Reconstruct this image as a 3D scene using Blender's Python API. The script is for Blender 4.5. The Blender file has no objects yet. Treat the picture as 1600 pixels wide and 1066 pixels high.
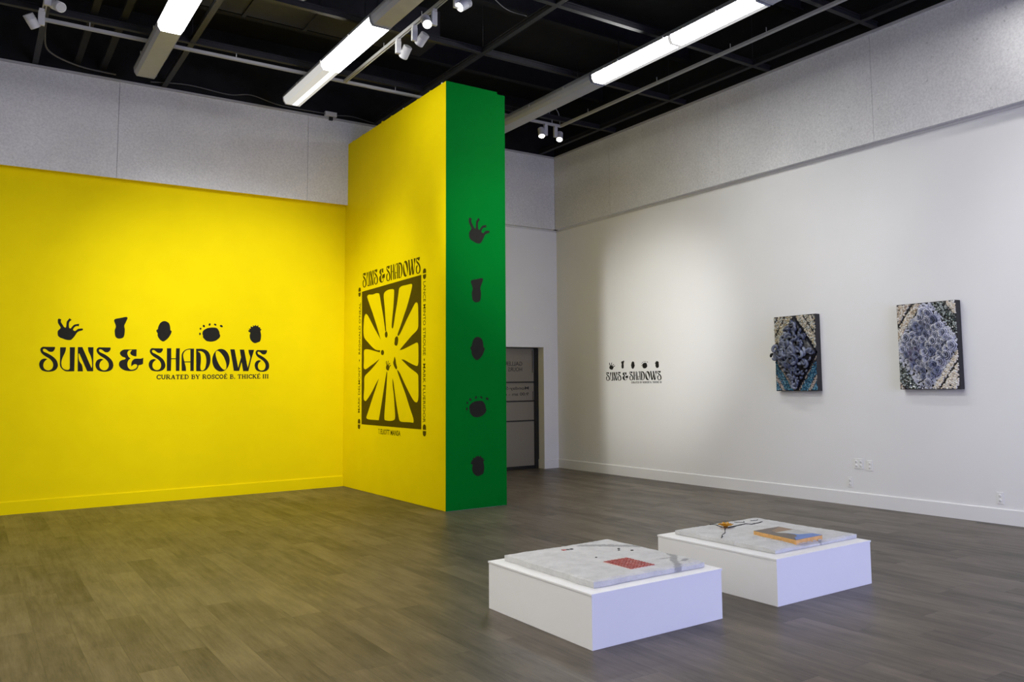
import bpy, bmesh, math, random
from mathutils import Vector, Matrix
random.seed(7)
scene = bpy.context.scene
COL = scene.collection

# ---------------------------------------------------------------- camera
CAM = Vector((0.0, 0.0, 1.42))
cam_data = bpy.data.cameras.new('camera')
cam_data.sensor_fit = 'HORIZONTAL'
cam_data.sensor_width = 36.0
cam_data.lens = 1306.8906 * 36.0 / 1600.0
cam_data.shift_x = -109.711 / 1600.0
cam_data.shift_y = -51.077 / 1600.0
cam_data.clip_start = 0.05
cam = bpy.data.objects.new('camera', cam_data)
COL.objects.link(cam)
YAW, PITCH, ROLL = 0.6331623, 0.0897523, -0.0138733
F = Vector((math.sin(YAW) * math.cos(PITCH), math.cos(YAW) * math.cos(PITCH), math.sin(PITCH)))
R0 = Vector((math.cos(YAW), -math.sin(YAW), 0))
U0 = R0.cross(F)
R = R0 * math.cos(ROLL) + U0 * math.sin(ROLL)
U = U0 * math.cos(ROLL) - R0 * math.sin(ROLL)
M = Matrix.Identity(4)
for i in range(3):
    M[i][0], M[i][1], M[i][2], M[i][3] = R[i], U[i], -F[i], CAM[i]
cam.matrix_world = M
scene.camera = cam

# ---------------------------------------------------------------- world, exposure
scene.view_settings.view_transform = 'Standard'
scene.view_settings.look = 'None'
scene.view_settings.exposure = 0.0
scene.view_settings.gamma = 1.0
scene.view_settings.use_curve_mapping = False
world = bpy.data.worlds.new('daylight')
scene.world = world
world.use_nodes = True
world.node_tree.nodes['Background'].inputs[0].default_value = (0.62, 0.72, 1.0, 1)
world.node_tree.nodes['Background'].inputs[1].default_value = 1.0

# ---------------------------------------------------------------- large lights (the room's own, plus added fill)
def area(name, loc, target, sx, sy, power, col):
    l = bpy.data.lights.new(name, 'AREA')
    l.shape = 'RECTANGLE'; l.size = sx; l.size_y = sy; l.energy = power; l.color = col
    o = bpy.data.objects.new(name, l); COL.objects.link(o)
    o.location = loc
    o.rotation_euler = (Vector(target) - Vector(loc)).to_track_quat('-Z', 'Y').to_euler()
    return o
def spot(name, loc, target, power, deg, blend=0.6, col=(0.98, 0.985, 1.0), rad=0.05):
    l = bpy.data.lights.new(name, 'SPOT')
    l.energy = power; l.spot_size = math.radians(deg); l.spot_blend = blend; l.color = col
    l.shadow_soft_size = rad
    o = bpy.data.objects.new(name, l); COL.objects.link(o)
    o.location = loc
    o.rotation_euler = (Vector(target) - Vector(loc)).to_track_quat('-Z', 'Y').to_euler()
    return o

XL, XR, YB, YF = -2.6, 8.190, 11.893, -3.6      # the room's inner faces
ZL, ZC, ZD = 4.083, 5.357, 6.3                  # ledge, ceiling angle, deck
OFF = 0.089                                     # the upper boards stand proud of the lower wall
XP0, XP1, YP, ZP = 4.408, 5.205, 8.651, 5.0     # partition

# daylight through the front window, behind the camera
area('window_daylight', (4.6, YF + 0.05, 1.75), (4.9, 4.0, 0.6), 4.4, 2.4, 390, (0.50, 0.53, 0.94))
# left fluorescent row going on, then two unseen fill lights added, right and left
for fx, fy, fw in ((1.555, 6.7, 40), (7.45, 2.6, 30), (-0.9, 4.2, 220)):
    area('fluorescent_and_fill_light', (fx, fy, 5.1), (fx, fy, 0), 0.2, 2.6, fw, (1.0, 0.98, 0.95))
# track spots out of the frame, on the same tracks
spot('track_spot_on_title', (0.47, 5.55, 5.1), (8.19, 9.55, 2.0), 1640, 27, 1.0, rad=0.25)
spot('track_spot_on_art', (3.71, 6.55, 5.1), (8.19, 6.7, 1.8), 172, 56, 1.0)
spot('track_spot_on_art_near', (3.71, 5.2, 5.1), (8.19, 4.7, 1.8), 156, 56, 1.0)
spot('track_spot_on_right_end', (3.71, 3.4, 5.1), (8.19, 2.6, 1.8), 310, 56, 1.0)
spot('track_spot_on_yellow', (0.47, 7.6, 5.1), (0.9, 11.9, 1.6), 150, 54, 1.0)
spot('track_spot_on_yellow_middle', (0.47, 8.6, 5.1), (2.9, 11.9, 1.9), 300, 58, 1.0)
spot('track_spot_on_partition', (0.47, 9.5, 5.1), (4.4, 10.4, 1.8), 430, 48, 1.0)

# ---------------------------------------------------------------- materials
def newmat(name):
    m = bpy.data.materials.new(name); m.use_nodes = True
    return m, m.node_tree, m.node_tree.nodes['Principled BSDF']
class NT:
    def __init__(s, t): s.t = t
    def n(s, typ, **k):
        o = s.t.nodes.new(typ)
        for a, v in k.items(): setattr(o, a, v)
        return o
    def link(s, a, b): s.t.links.new(a, b)
    def math(s, op, a, b=None):
        o = s.n('ShaderNodeMath', operation=op)
        for i, v in enumerate((a, b)):
            if v is None: continue
            if isinstance(v, (int, float)): o.inputs[i].default_value = v
            else: s.link(v, o.inputs[i])
        return o.outputs[0]
    def comb(s, x, y, z):
        o = s.n('ShaderNodeCombineXYZ')
        for i, v in enumerate((x, y, z)):
            if isinstance(v, (int, float)): o.inputs[i].default_value = v
            else: s.link(v, o.inputs[i])
        return o.outputs[0]
    def mix(s, f, a, b):
        o = s.n('ShaderNodeMix', data_type='RGBA')
        for i, v in ((0, f), (6, a), (7, b)):
            if isinstance(v, (int, float)): o.inputs[i].default_value = v
            elif isinstance(v, tuple): o.inputs[i].default_value = (*v, 1)
            else: s.link(v, o.inputs[i])
        return o.outputs[2]
    def noise(s, vec, scale, detail=3.0, rough=0.5):
        o = s.n('ShaderNodeTexNoise')
        o.inputs['Scale'].default_value = scale; o.inputs['Detail'].default_value = detail
        o.inputs['Roughness'].default_value = rough
        if vec is not None: s.link(vec, o.inputs['Vector'])
        return o.outputs[0]
    def ramp(s, v, lo, hi):
        o = s.n('ShaderNodeMapRange'); o.inputs[1].default_value = lo; o.inputs[2].default_value = hi
        s.link(v, o.inputs[0]); return o.outputs[0]
    def bump(s, h, strength, dist, bsdf):
        o = s.n('ShaderNodeBump'); o.inputs['Strength'].default_value = strength
        o.inputs['Distance'].default_value = dist
        s.link(h, o.inputs['Height']); s.link(o.outputs[0], bsdf.inputs['Normal'])
def paint(name, col, rough=0.5, var=0.06, scale=6.0, bump=0.0, spec=0.4, metal=0.0):
    m, t, b = newmat(name); k = NT(t)
    pos = k.n('ShaderNodeNewGeometry').outputs['Position']
    f = k.ramp(k.noise(pos, scale, 4.0), 0.3, 0.7)
    dk = tuple(c * (1 - var) for c in col); lt = tuple(min(1, c * (1 + var)) for c in col)
    k.link(k.mix(f, dk, lt), b.inputs['Base Color'])
    b.inputs['Roughness'].default_value = rough
    b.inputs['Specular IOR Level'].default_value = spec
    b.inputs['Metallic'].default_value = metal
    if bump: k.bump(k.noise(pos, 120.0, 2.0), bump, 0.002, b)
    return m
def glow(name, col, strength):
    m, t, b = newmat(name)
    b.inputs['Base Color'].default_value = (0.3, 0.3, 0.32, 1)
    b.inputs['Emission Color'].default_value = (*col, 1)
    b.inputs['Emission Strength'].default_value = strength
    return m
YELLOW = paint('yellow_paint', (0.86, 0.685, 0.001), 0.6, 0.02, 3, 0.1, 0.04)
GREEN = paint('green_paint', (0.0, 0.146, 0.015), 0.65, 0.02, 3, 0.1, 0.02)
WHITE = paint('white_wall_paint', (0.78, 0.78, 0.775), 0.6, 0.012, 1.5, 0.08, 0.3)
PLINTHW = paint('plinth_white', (0.90, 0.90, 0.89), 0.4, 0.01, 3, 0.0, 0.4)
BLACKP = paint('black_ceiling_paint', (0.008, 0.008, 0.009), 0.7, 0.25, 8, 0.0, 0.2)
BEAM = paint('black_beam_paint', (0.014, 0.014, 0.016), 0.55, 0.2, 10, 0.0, 0.3)
ANGLE = paint('grey_wall_angle', (0.42, 0.42, 0.42), 0.5, 0.05, 8)
LEDGE = paint('pale_grey_ledge', (0.60, 0.60, 0.60), 0.5, 0.03, 8)
TRACKW = paint('white_track_enamel', (0.42, 0.42, 0.42), 0.4, 0.03, 9)
HEADW = paint('white_lamp_enamel', (0.52, 0.52, 0.52), 0.38, 0.03, 9)
FINS = paint('dark_fin_gap', (0.12, 0.12, 0.12), 0.6, 0.1, 9)
HOUS = paint('fixture_housing_enamel', (0.24, 0.25, 0.28), 0.45, 0.05, 9)
LENSOFF = paint('unlit_prismatic_lens', (0.32, 0.335, 0.40), 0.3, 0.04, 12)
LENSON = glow('lit_prismatic_lens', (1.0, 0.99, 0.97), 16.0)
LENSMID = glow('lit_middle_lens', (1.0, 0.99, 0.97), 13.0)
LENSRIGHT = glow('lit_right_lens', (1.0, 0.99, 0.97), 46.0)
LENSHALF = glow('half_lit_prismatic_lens', (1.0, 0.99, 0.97), 0.50)
LENSDIM = glow('dim_prismatic_lens', (1.0, 0.99, 0.97), 1.6)
SPOTON = glow('spot_lamp_face', (1.0, 0.97, 0.92), 14.0)
VINYL = paint('black_vinyl', (0.017, 0.016, 0.013), 0.75, 0.08, 20, 0.0, 0.1)
POSTERV = paint('olive_black_vinyl', (0.085, 0.062, 0.001), 0.7, 0.06, 20, 0.0, 0.05)
DARKF = paint('dark_door_frame', (0.012, 0.012, 0.012), 0.35, 0.1, 9)
CABLE = paint('grey_cable_sheath', (0.10, 0.10, 0.10), 0.5, 0.1, 9)
BOXM = paint('white_plastic_box', (0.60, 0.60, 0.58), 0.45, 0.03, 9)
PLATE = paint('white_outlet_plastic', (0.80, 0.80, 0.79), 0.35, 0.01, 9)
SLOT = paint('outlet_slot', (0.25, 0.25, 0.25), 0.5, 0.05, 9)
CANVAS = paint('black_canvas', (0.028, 0.027, 0.028), 0.75, 0.15, 30)

def board_material():
    m, t, b = newmat('speckled_wall_board'); k = NT(t)
    pos = k.n('ShaderNodeNewGeometry').outputs['Position']
    fine = k.ramp(k.noise(pos, 42.0, 5.0, 0.75), 0.36, 0.62)
    broad = k.ramp(k.noise(pos, 1.6, 3.0), 0.3, 0.7)
    c = k.mix(fine, (0.64, 0.64, 0.645), (0.80, 0.80, 0.80))
    pit = k.ramp(k.noise(pos, 26.0, 3.0, 0.6), 0.66, 0.74)
    c = k.mix(k.math('MULTIPLY', pit, 0.6), c, (0.36, 0.36, 0.36))
    o = k.n('ShaderNodeMix', data_type='RGBA', blend_type='MULTIPLY'); o.inputs[0].default_value = 0.10
    k.link(c, o.inputs[6]); k.link(broad, o.inputs[7])
    k.link(o.outputs[2], b.inputs['Base Color'])
    b.inputs['Roughness'].default_value = 0.85; b.inputs['Specular IOR Level'].default_value = 0.2
    k.bump(fine, 0.25, 0.004, b)
    return m
BOARD = board_material()

def floor_material():
    m, t, b = newmat('grey_vinyl_planks'); k = NT(t)
    pos = k.n('ShaderNodeNewGeometry').outputs['Position']
    sp = k.n('ShaderNodeSeparateXYZ'); k.link(pos, sp.inputs[0])
    x = k.math('DIVIDE', k.math('SUBTRACT', sp.outputs[0], 0.005), 0.187)
    row = k.math('FLOOR', x)
    w = k.n('ShaderNodeTexWhiteNoise', noise_dimensions='1D'); k.link(row, w.inputs['W'])
    y = k.math('ADD', k.math('DIVIDE', sp.outputs[1], 1.22), k.math('MULTIPLY', w.outputs[0], 7.0))
    colm = k.math('FLOOR', y)
    w2 = k.n('ShaderNodeTexWhiteNoise', noise_dimensions='2D'); k.link(k.comb(row, colm, 0), w2.inputs['Vector'])
    pid = w2.outputs[0]
    g = k.comb(k.math('MULTIPLY', sp.outputs[0], 24.0), k.math('MULTIPLY', sp.outputs[1], 1.5), k.math('MULTIPLY', pid, 40.0))
    grain = k.ramp(k.noise(g, 1.0, 6.0, 0.62), 0.32, 0.68)
    g2 = k.comb(k.math('MULTIPLY', sp.outputs[0], 140.0), k.math('MULTIPLY', sp.outputs[1], 9.0), pid)
    fine = k.ramp(k.noise(g2, 1.0, 3.0, 0.6), 0.3, 0.7)
    smudge = k.ramp(k.noise(pos, 1.3, 4.0), 0.35, 0.7)
    blot = k.ramp(k.noise(k.comb(k.math('MULTIPLY', sp.outputs[0], 5.0), k.math('MULTIPLY', sp.outputs[1], 2.2), k.math('MULTIPLY', pid, 23.0)), 1.0, 4.0, 0.55), 0.32, 0.68)
    tone = k.math('ADD', k.math('MULTIPLY', pid, 0.34), k.math('ADD', k.math('MULTIPLY', grain, 0.34), k.math('MULTIPLY', blot, 0.32)))
    tone = k.math('ADD', k.math('MULTIPLY', tone, 0.84), k.math('MULTIPLY', fine, 0.16))
    tone = k.ramp(tone, 0.18, 0.82)
    c = k.mix(tone, (0.036, 0.028, 0.020), (0.142, 0.113, 0.080))
    c = k.mix(k.math('MULTIPLY', smudge, 0.22), c, (0.125, 0.102, 0.078))
    fx = k.math('FRACT', x); fy = k.math('FRACT', y)
    ex = k.math('LESS_THAN', k.math('MINIMUM', fx, k.math('SUBTRACT', 1.0, fx)), 0.009)
    ey = k.math('LESS_THAN', k.math('MINIMUM', fy, k.math('SUBTRACT', 1.0, fy)), 0.0014)
    seam = k.math('MAXIMUM', ex, ey)
    c = k.mix(k.math('MULTIPLY', seam, 0.75), c, (0.03, 0.026, 0.024))
    k.link(c, b.inputs['Base Color'])
    r = k.math('ADD', 0.33, k.math('MULTIPLY', k.math('SUBTRACT', 1.0, tone), 0.10))
    k.link(r, b.inputs['Roughness'])
    b.inputs['Specular IOR Level'].default_value = 0.30
    h = k.math('SUBTRACT', k.math('MULTIPLY', grain, 0.15), seam)
    k.bump(h, 0.12, 0.002, b)
    return m
FLOORM = floor_material()

def concrete(name, c0, c1, stain):
    m, t, b = newmat(name); k = NT(t)
    pos = k.n('ShaderNodeNewGeometry').outputs['Position']
    f = k.ramp(k.noise(pos, 9.0, 6.0, 0.65), 0.3, 0.7)
    c = k.mix(f, c0, c1)
    sp = k.ramp(k.noise(pos, 95.0, 3.0, 0.7), 0.60, 0.72)
    c = k.mix(k.math('MULTIPLY', sp, 0.5), c, tuple(v * 0.55 for v in c0))
    a = k.n('ShaderNodeAttribute', attribute_name='stain')
    edge = k.ramp(k.math('ADD', a.outputs['Fac'], k.math('MULTIPLY', k.math('SUBTRACT', k.noise(pos, 38.0, 5.0, 0.7), 0.5), 1.6)), 0.28, 0.62)
    c = k.mix(k.math('MULTIPLY', edge, 0.62), c, stain)
    k.link(c, b.inputs['Base Color']); b.inputs['Roughness'].default_value = 0.9
    b.inputs['Specular IOR Level'].default_value = 0.2
    k.bump(k.noise(pos, 130.0, 4.0, 0.7), 0.5, 0.004, b)
    return m

# ---------------------------------------------------------------- mesh helpers
class MB:
    def __init__(s): s.v = []; s.f = []; s.mi = []; s.sm = []
    def add(s, vs, fs, mi=0, smooth=False):
        o = len(s.v); s.v += [tuple(v) for v in vs]
        for f in fs: s.f.append(tuple(i + o for i in f)); s.mi.append(mi); s.sm.append(smooth)
    def box(s, x0, x1, y0, y1, z0, z1, mi=0):
        s.add([(x0, y0, z0), (x1, y0, z0), (x1, y1, z0), (x0, y1, z0), (x0, y0, z1), (x1, y0, z1), (x1, y1, z1), (x0, y1, z1)],
              [(0, 3, 2, 1), (4, 5, 6, 7), (0, 1, 5, 4), (1, 2, 6, 5), (2, 3, 7, 6), (3, 0, 4, 7)], mi)
    def prism(s, prof, axis, a, b, mi=0):
        """prof: list of 2-D points in the plane across the axis (x,z for axis y; y,z for axis x)"""
        n = len(prof)
        P = lambda p, t: (p[0], t, p[1]) if axis == 'y' else (t, p[0], p[1])
        vs = [P(p, a) for p in prof] + [P(p, b) for p in prof]
        fs = [(i, (i + 1) % n, n + (i + 1) % n, n + i) for i in range(n)] + [tuple(range(n))[::-1], tuple(range(n, 2 * n))]
        s.add(vs, fs, mi)
    def lathe(s, prof, O, ax, seg=24, mi=0, smooth=True):
        """prof: (radius, along) pairs revolved about direction ax from O"""
        ax = Vector(ax).normalized()
        u = ax.cross(Vector((0, 0, 1)) if abs(ax.z) < 0.9 else Vector((1, 0, 0))).normalized(); w = ax.cross(u)
        vs = []
        for r, h in prof:
            for k in range(seg):
                a = 2 * math.pi * k / seg
                vs.append(Vector(O) + ax * h + (u * math.cos(a) + w * math.sin(a)) * r)
        fs = []
        for j in range(len(prof) - 1):
            for k in range(seg):
                k2 = (k + 1) % seg
                fs.append((j * seg + k, j * seg + k2, (j + 1) * seg + k2, (j + 1) * seg + k))
        s.add(vs, fs, mi, smooth)
    def tube(s, pts, r, seg=8, mi=0, cap=True):
        pts = [Vector(p) for p in pts]; n = len(pts); rr = r if isinstance(r, list) else [r] * n
        vs = []; prev = None
        for i, p in enumerate(pts):
            d = (pts[min(i + 1, n - 1)] - pts[max(i - 1, 0)]).normalized()
            if prev is None: u = d.cross(Vector((0, 0, 1)) if abs(d.z) < 0.9 else Vector((1, 0, 0))).normalized()
            else: u = (prev - d * prev.dot(d)).normalized()
            prev = u; w = d.cross(u)
            for k in range(seg):
                a = 2 * math.pi * k / seg
                vs.append(p + (u * math.cos(a) + w * math.sin(a)) * rr[i])
        fs = [(j * seg + k, j * seg + (k + 1) % seg, (j + 1) * seg + (k + 1) % seg, (j + 1) * seg + k) for j in range(n - 1) for k in range(seg)]
        if cap: fs += [tuple(range(seg))[::-1], tuple(range((n - 1) * seg, n * seg))]
        s.add(vs, fs, mi, True)
    def build(s, name, mats, parent=None, bevel=0.0):
        me = bpy.data.meshes.new(name); me.from_pydata(s.v, [], s.f)
        for m in (mats if isinstance(mats, (list, tuple)) else [mats]): me.materials.append(m)
        me.polygons.foreach_set('material_index', s.mi); me.polygons.foreach_set('use_smooth', s.sm)
        bm = bmesh.new(); bm.from_mesh(me); bmesh.ops.recalc_face_normals(bm, faces=bm.faces); bm.to_mesh(me); bm.free()
        me.update()
        o = bpy.data.objects.new(name, me); COL.objects.link(o)
        if parent is not None:
            o.parent = parent; o.matrix_parent_inverse = Matrix.Translation(-parent.location)
        if bevel:
            b = o.modifiers.new('bevel', 'BEVEL'); b.width = bevel; b.segments = 2; b.limit_method = 'ANGLE'
        return o
def box_obj(name, m, parent, *a, bevel=0.0):
    b = MB(); b.box(*a); return b.build(name, m, parent, bevel)
def tag(o, label, cat, group=None):
    o['label'] = label; o['category'] = cat
    if group: o['group'] = group
    return o
def thing(name, label, cat, loc, group=None):
    o = bpy.data.objects.new(name, None); COL.objects.link(o); o.location = loc; o.empty_display_size = 0.1
    return tag(o, label, cat, group)
def struct(o):
    o['kind'] = 'structure'; return o

# flat shapes cut from vinyl: contours -> filled, extruded mesh on a wall frame (origin, right, up, out)
def frame(O, u, v, n):
    m = Matrix.Identity(4)
    for i in range(3): m[i][0], m[i][1], m[i][2], m[i][3] = u[i], v[i], n[i], O[i]
    return m
def contour(s, scale=(1, 1), off=(0, 0), steps=3):
    P = []
    for t in s.split():
        c = t.endswith('c'); x, y = map(float, t.rstrip('c').split(','))
        P.append((x * scale[0] + off[0], y * scale[1] + off[1], c))
    out = []; n = len(P)
    for i in range(n):
        p0, p1, p2, p3 = P[i - 1], P[i], P[(i + 1) % n], P[(i + 2) % n]
        if p1[2] and p2[2]: out.append(p1[:2]); continue
        t1 = ((p2[0] - p1[0]) * .5, (p2[1] - p1[1]) * .5) if p1[2] else ((p2[0] - p0[0]) * .5, (p2[1] - p0[1]) * .5)
        t2 = ((p2[0] - p1[0]) * .5, (p2[1] - p1[1]) * .5) if p2[2] else ((p3[0] - p1[0]) * .5, (p3[1] - p1[1]) * .5)
        for k in range(steps):
            t = k / steps; a = 2*t**3 - 3*t*t + 1; b = t**3 - 2*t*t + t; c = -2*t**3 + 3*t*t; d = t**3 - t*t
            out.append((a*p1[0] + b*t1[0] + c*p2[0] + d*t2[0], a*p1[1] + b*t1[1] + c*p2[1] + d*t2[1]))
    return out
def curve_to_obj(cu, name, m, mat4, parent, pre=None):
    tmp = bpy.data.objects.new('tmp', cu); COL.objects.link(tmp)
    dg = bpy.context.evaluated_depsgraph_get()
    me = bpy.data.meshes.new_from_object(tmp.evaluated_get(dg))
    bpy.data.objects.remove(tmp); bpy.data.curves.remove(cu)
    if pre is not None: me.transform(pre(me))
    me.transform(mat4); me.name = name
    me.materials.clear(); me.materials.append(m)
    o = bpy.data.objects.new(name, me); COL.objects.link(o)
    if parent is not None:
        o.parent = parent; o.matrix_parent_inverse = Matrix.Translation(-parent.location)
    return o
def shape(name, contours, fr, m, parent=None, ext=0.0006):
    cu = bpy.data.curves.new(name, 'CURVE'); cu.dimensions = '2D'; cu.fill_mode = 'BOTH'; cu.extrude = ext
    for c in contours:
        sp = cu.splines.new('POLY'); sp.points.add(len(c) - 1); sp.use_cyclic_u = True
        for i, (x, y) in enumerate(c): sp.points[i].co = (x, y, 0, 1)
    return curve_to_obj(cu, name, m, fr @ Matrix.Translation((0, 0, ext)), parent)
def text(name, body, fr, u0, u1, v0, v1, m, parent=None, bold=0.0, mirror=False, rot=0, ext=0.0005, spacing=1.0):
    """lettering filling the rectangle u0..u1, v0..v1; rot in quarter turns"""
    cu = bpy.data.curves.new(name, 'FONT'); cu.body = body; cu.extrude = ext; cu.offset = bold; cu.space_character = spacing
    cu.resolution_u = 3
    def pre(me):
        rm = Matrix.Rotation(rot * math.pi / 2, 4, 'Z')
        if mirror: rm = Matrix.Scale(-1, 4, (1, 0, 0)) @ rm
        vs = [rm @ v.co for v in me.vertices]
        x0, x1 = min(v.x for v in vs), max(v.x for v in vs); y0, y1 = min(v.y for v in vs), max(v.y for v in vs)
        sx, sy = (u1 - u0) / (x1 - x0), (v1 - v0) / (y1 - y0)
        S = Matrix.Diagonal((sx, sy, 1, 1))
        return Matrix.Translation((u0 - x0 * sx, v0 - y0 * sy, ext)) @ S @ rm
    return curve_to_obj(cu, name, m, fr, parent, pre)

GLYPH = {  # strokes in a 1-high box: (x0,y0,x1,y1,width); curves as polylines
 'C': (.84, [('p', [(.78,.78),(.62,.92),(.40,.93),(.18,.78),(.11,.5),(.18,.22),(.40,.07),(.62,.08),(.80,.24)], .17), ('p', [(.79,.66),(.79,.96)], .08)]),
 'O': (.95, [('p', [(.47,.93),(.22,.82),(.11,.5),(.22,.18),(.47,.07),(.72,.18),(.84,.5),(.72,.82),(.47,.93)], .17)]),
 'S': (.72, [('p', [(.60,.74),(.46,.92),(.26,.92),(.13,.76),(.20,.60),(.50,.45),(.59,.26),(.46,.08),(.26,.07),(.10,.24)], .16), ('p', [(.62,.66),(.62,.94)], .07), ('p', [(.08,.06),(.08,.34)], .07)]),
 'U': (.92, [('p', [(.20,.95),(.20,.32),(.32,.10),(.48,.06),(.64,.10),(.75,.32),(.75,.95)], .16), ('p', [(.05,.95),(.36,.95)], .10), ('p', [(.62,.95),(.89,.95)], .10)]),
 'R': (.92, [('p', [(.22,.04),(.22,.96)], .18), ('p', [(.08,.95),(.50,.95),(.70,.84),(.70,.64),(.50,.50),(.22,.50)], .13), ('p', [(.46,.50),(.76,.05)], .18), ('p', [(.06,.05),(.40,.05)], .10), ('p', [(.68,.05),(.92,.05)], .10)]),
 'A': (.98, [('p', [(.20,.05),(.47,.95)], .10), ('p', [(.49,.95),(.76,.05)], .20), ('p', [(.28,.34),(.66,.34)], .10), ('p', [(.03,.05),(.34,.05)], .10), ('p', [(.60,.05),(.95,.05)], .10)]),
 'T': (.86, [('p', [(.43,.05),(.43,.95)], .18), ('p', [(.06,.94),(.80,.94)], .12), ('p', [(.09,.70),(.09,.95)], .08), ('p', [(.77,.70),(.77,.95)], .08), ('p', [(.26,.05),(.60,.05)], .10)]),
 'E': (.80, [('p', [(.22,.05),(.22,.95)], .18), ('p', [(.06,.94),(.70,.94)], .12), ('p', [(.06,.06),(.72,.06)], .12), ('p', [(.22,.5),(.55,.5)], .11), ('p', [(.68,.74),(.68,.95)], .07), ('p', [(.70,.05),(.70,.28)], .07)]),
 'D': (.94, [('p', [(.22,.05),(.22,.95)], .18), ('p', [(.06,.94),(.48,.94),(.74,.78),(.82,.5),(.74,.22),(.48,.06),(.06,.06)], .14)]),
 'B': (.86, [('p', [(.22,.05),(.22,.95)], .18), ('p', [(.06,.94),(.50,.94),(.66,.84),(.66,.64),(.50,.53),(.22,.53)], .13), ('p', [(.50,.53),(.72,.42),(.73,.18),(.54,.06),(.06,.06)], .14)]),
 'Y': (.90, [('p', [(.14,.95),(.44,.46)], .18), ('p', [(.76,.95),(.46,.46)], .10), ('p', [(.45,.50),(.45,.05)], .18), ('p', [(.01,.95),(.32,.95)], .10), ('p', [(.60,.95),(.90,.95)], .10), ('p', [(.28,.05),(.62,.05)], .10)]),
 'H': (.98, [('p', [(.22,.05),(.22,.95)], .18), ('p', [(.74,.05),(.74,.95)], .18), ('p', [(.22,.5),(.74,.5)], .10), ('p', [(.06,.05),(.38,.05)], .10), ('p', [(.06,.95),(.38,.95)], .10), ('p', [(.58,.05),(.92,.05)], .10), ('p', [(.58,.95),(.92,.95)], .10)]),
 'I': (.46, [('p', [(.22,.05),(.22,.95)], .18), ('p', [(.06,.05),(.38,.05)], .10), ('p', [(.06,.95),(.38,.95)], .10)]),
 'K': (.96, [('p', [(.22,.05),(.22,.95)], .18), ('p', [(.24,.44),(.72,.93)], .10), ('p', [(.40,.58),(.78,.06)], .19), ('p', [(.06,.05),(.38,.05)], .10), ('p', [(.06,.95),(.38,.95)], .10), ('p', [(.58,.95),(.88,.95)], .10), ('p', [(.64,.05),(.94,.05)], .10)]),
 '.': (.36, [('p', [(.10,.09),(.28,.09)], .18)]), ' ': (.42, [])}
GLYPH['\u00c8'] = (.80, GLYPH['E'][1] + [('p', [(.28,1.30),(.50,1.12)], .11)])
GLYPH['\u00c9'] = (.80, GLYPH['E'][1] + [('p', [(.58,1.30),(.36,1.12)], .11)])
def serif_text(name, body, fr, u0, u1, v0, v1, m, parent):
    """small slab-serif capitals between baseline v0 and cap height v1, one mesh per word"""
    total = sum(GLYPH[c][0] for c in body); sx, sy = (u1 - u0) / total, v1 - v0; x = 0.0; q = MB()
    def flush():
        nonlocal q
        if q.v: q.build(name, m, parent)
        q = MB()
    for c in body:
        w, st = GLYPH[c]
        if c == ' ': flush()
        for _, P, wd in st:
            k = wd * sy * 0.62; n = len(P); pts = [((x + px) * sx + u0, py * sy + v0) for px, py in P]
            L = []; Rr = []
            for i, (a, b_) in enumerate(pts):
                pa, pb = pts[max(i - 1, 0)], pts[min(i + 1, n - 1)]
                dx, dy = pb[0] - pa[0], pb[1] - pa[1]; l = math.hypot(dx, dy) or 1
                L.append((a - dy / l * k, b_ + dx / l * k)); Rr.append((a + dy / l * k, b_ - dx / l * k))
            ring = L + Rr[::-1]; nn = len(ring)
            vs = [fr @ Vector((a, b_, 0.0)) for a, b_ in ring] + [fr @ Vector((a, b_, 0.0011)) for a, b_ in ring]
            fs = [(i, (i + 1) % nn, nn + (i + 1) % nn, nn + i) for i in range(nn)]
            for i in range(n - 1): fs += [(i, i + 1, nn - 2 - i, nn - 1 - i), (nn + i, nn + nn - 1 - i, nn + nn - 2 - i, nn + i + 1)]
            q.add(vs, fs)
        x += w
    flush()

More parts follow.
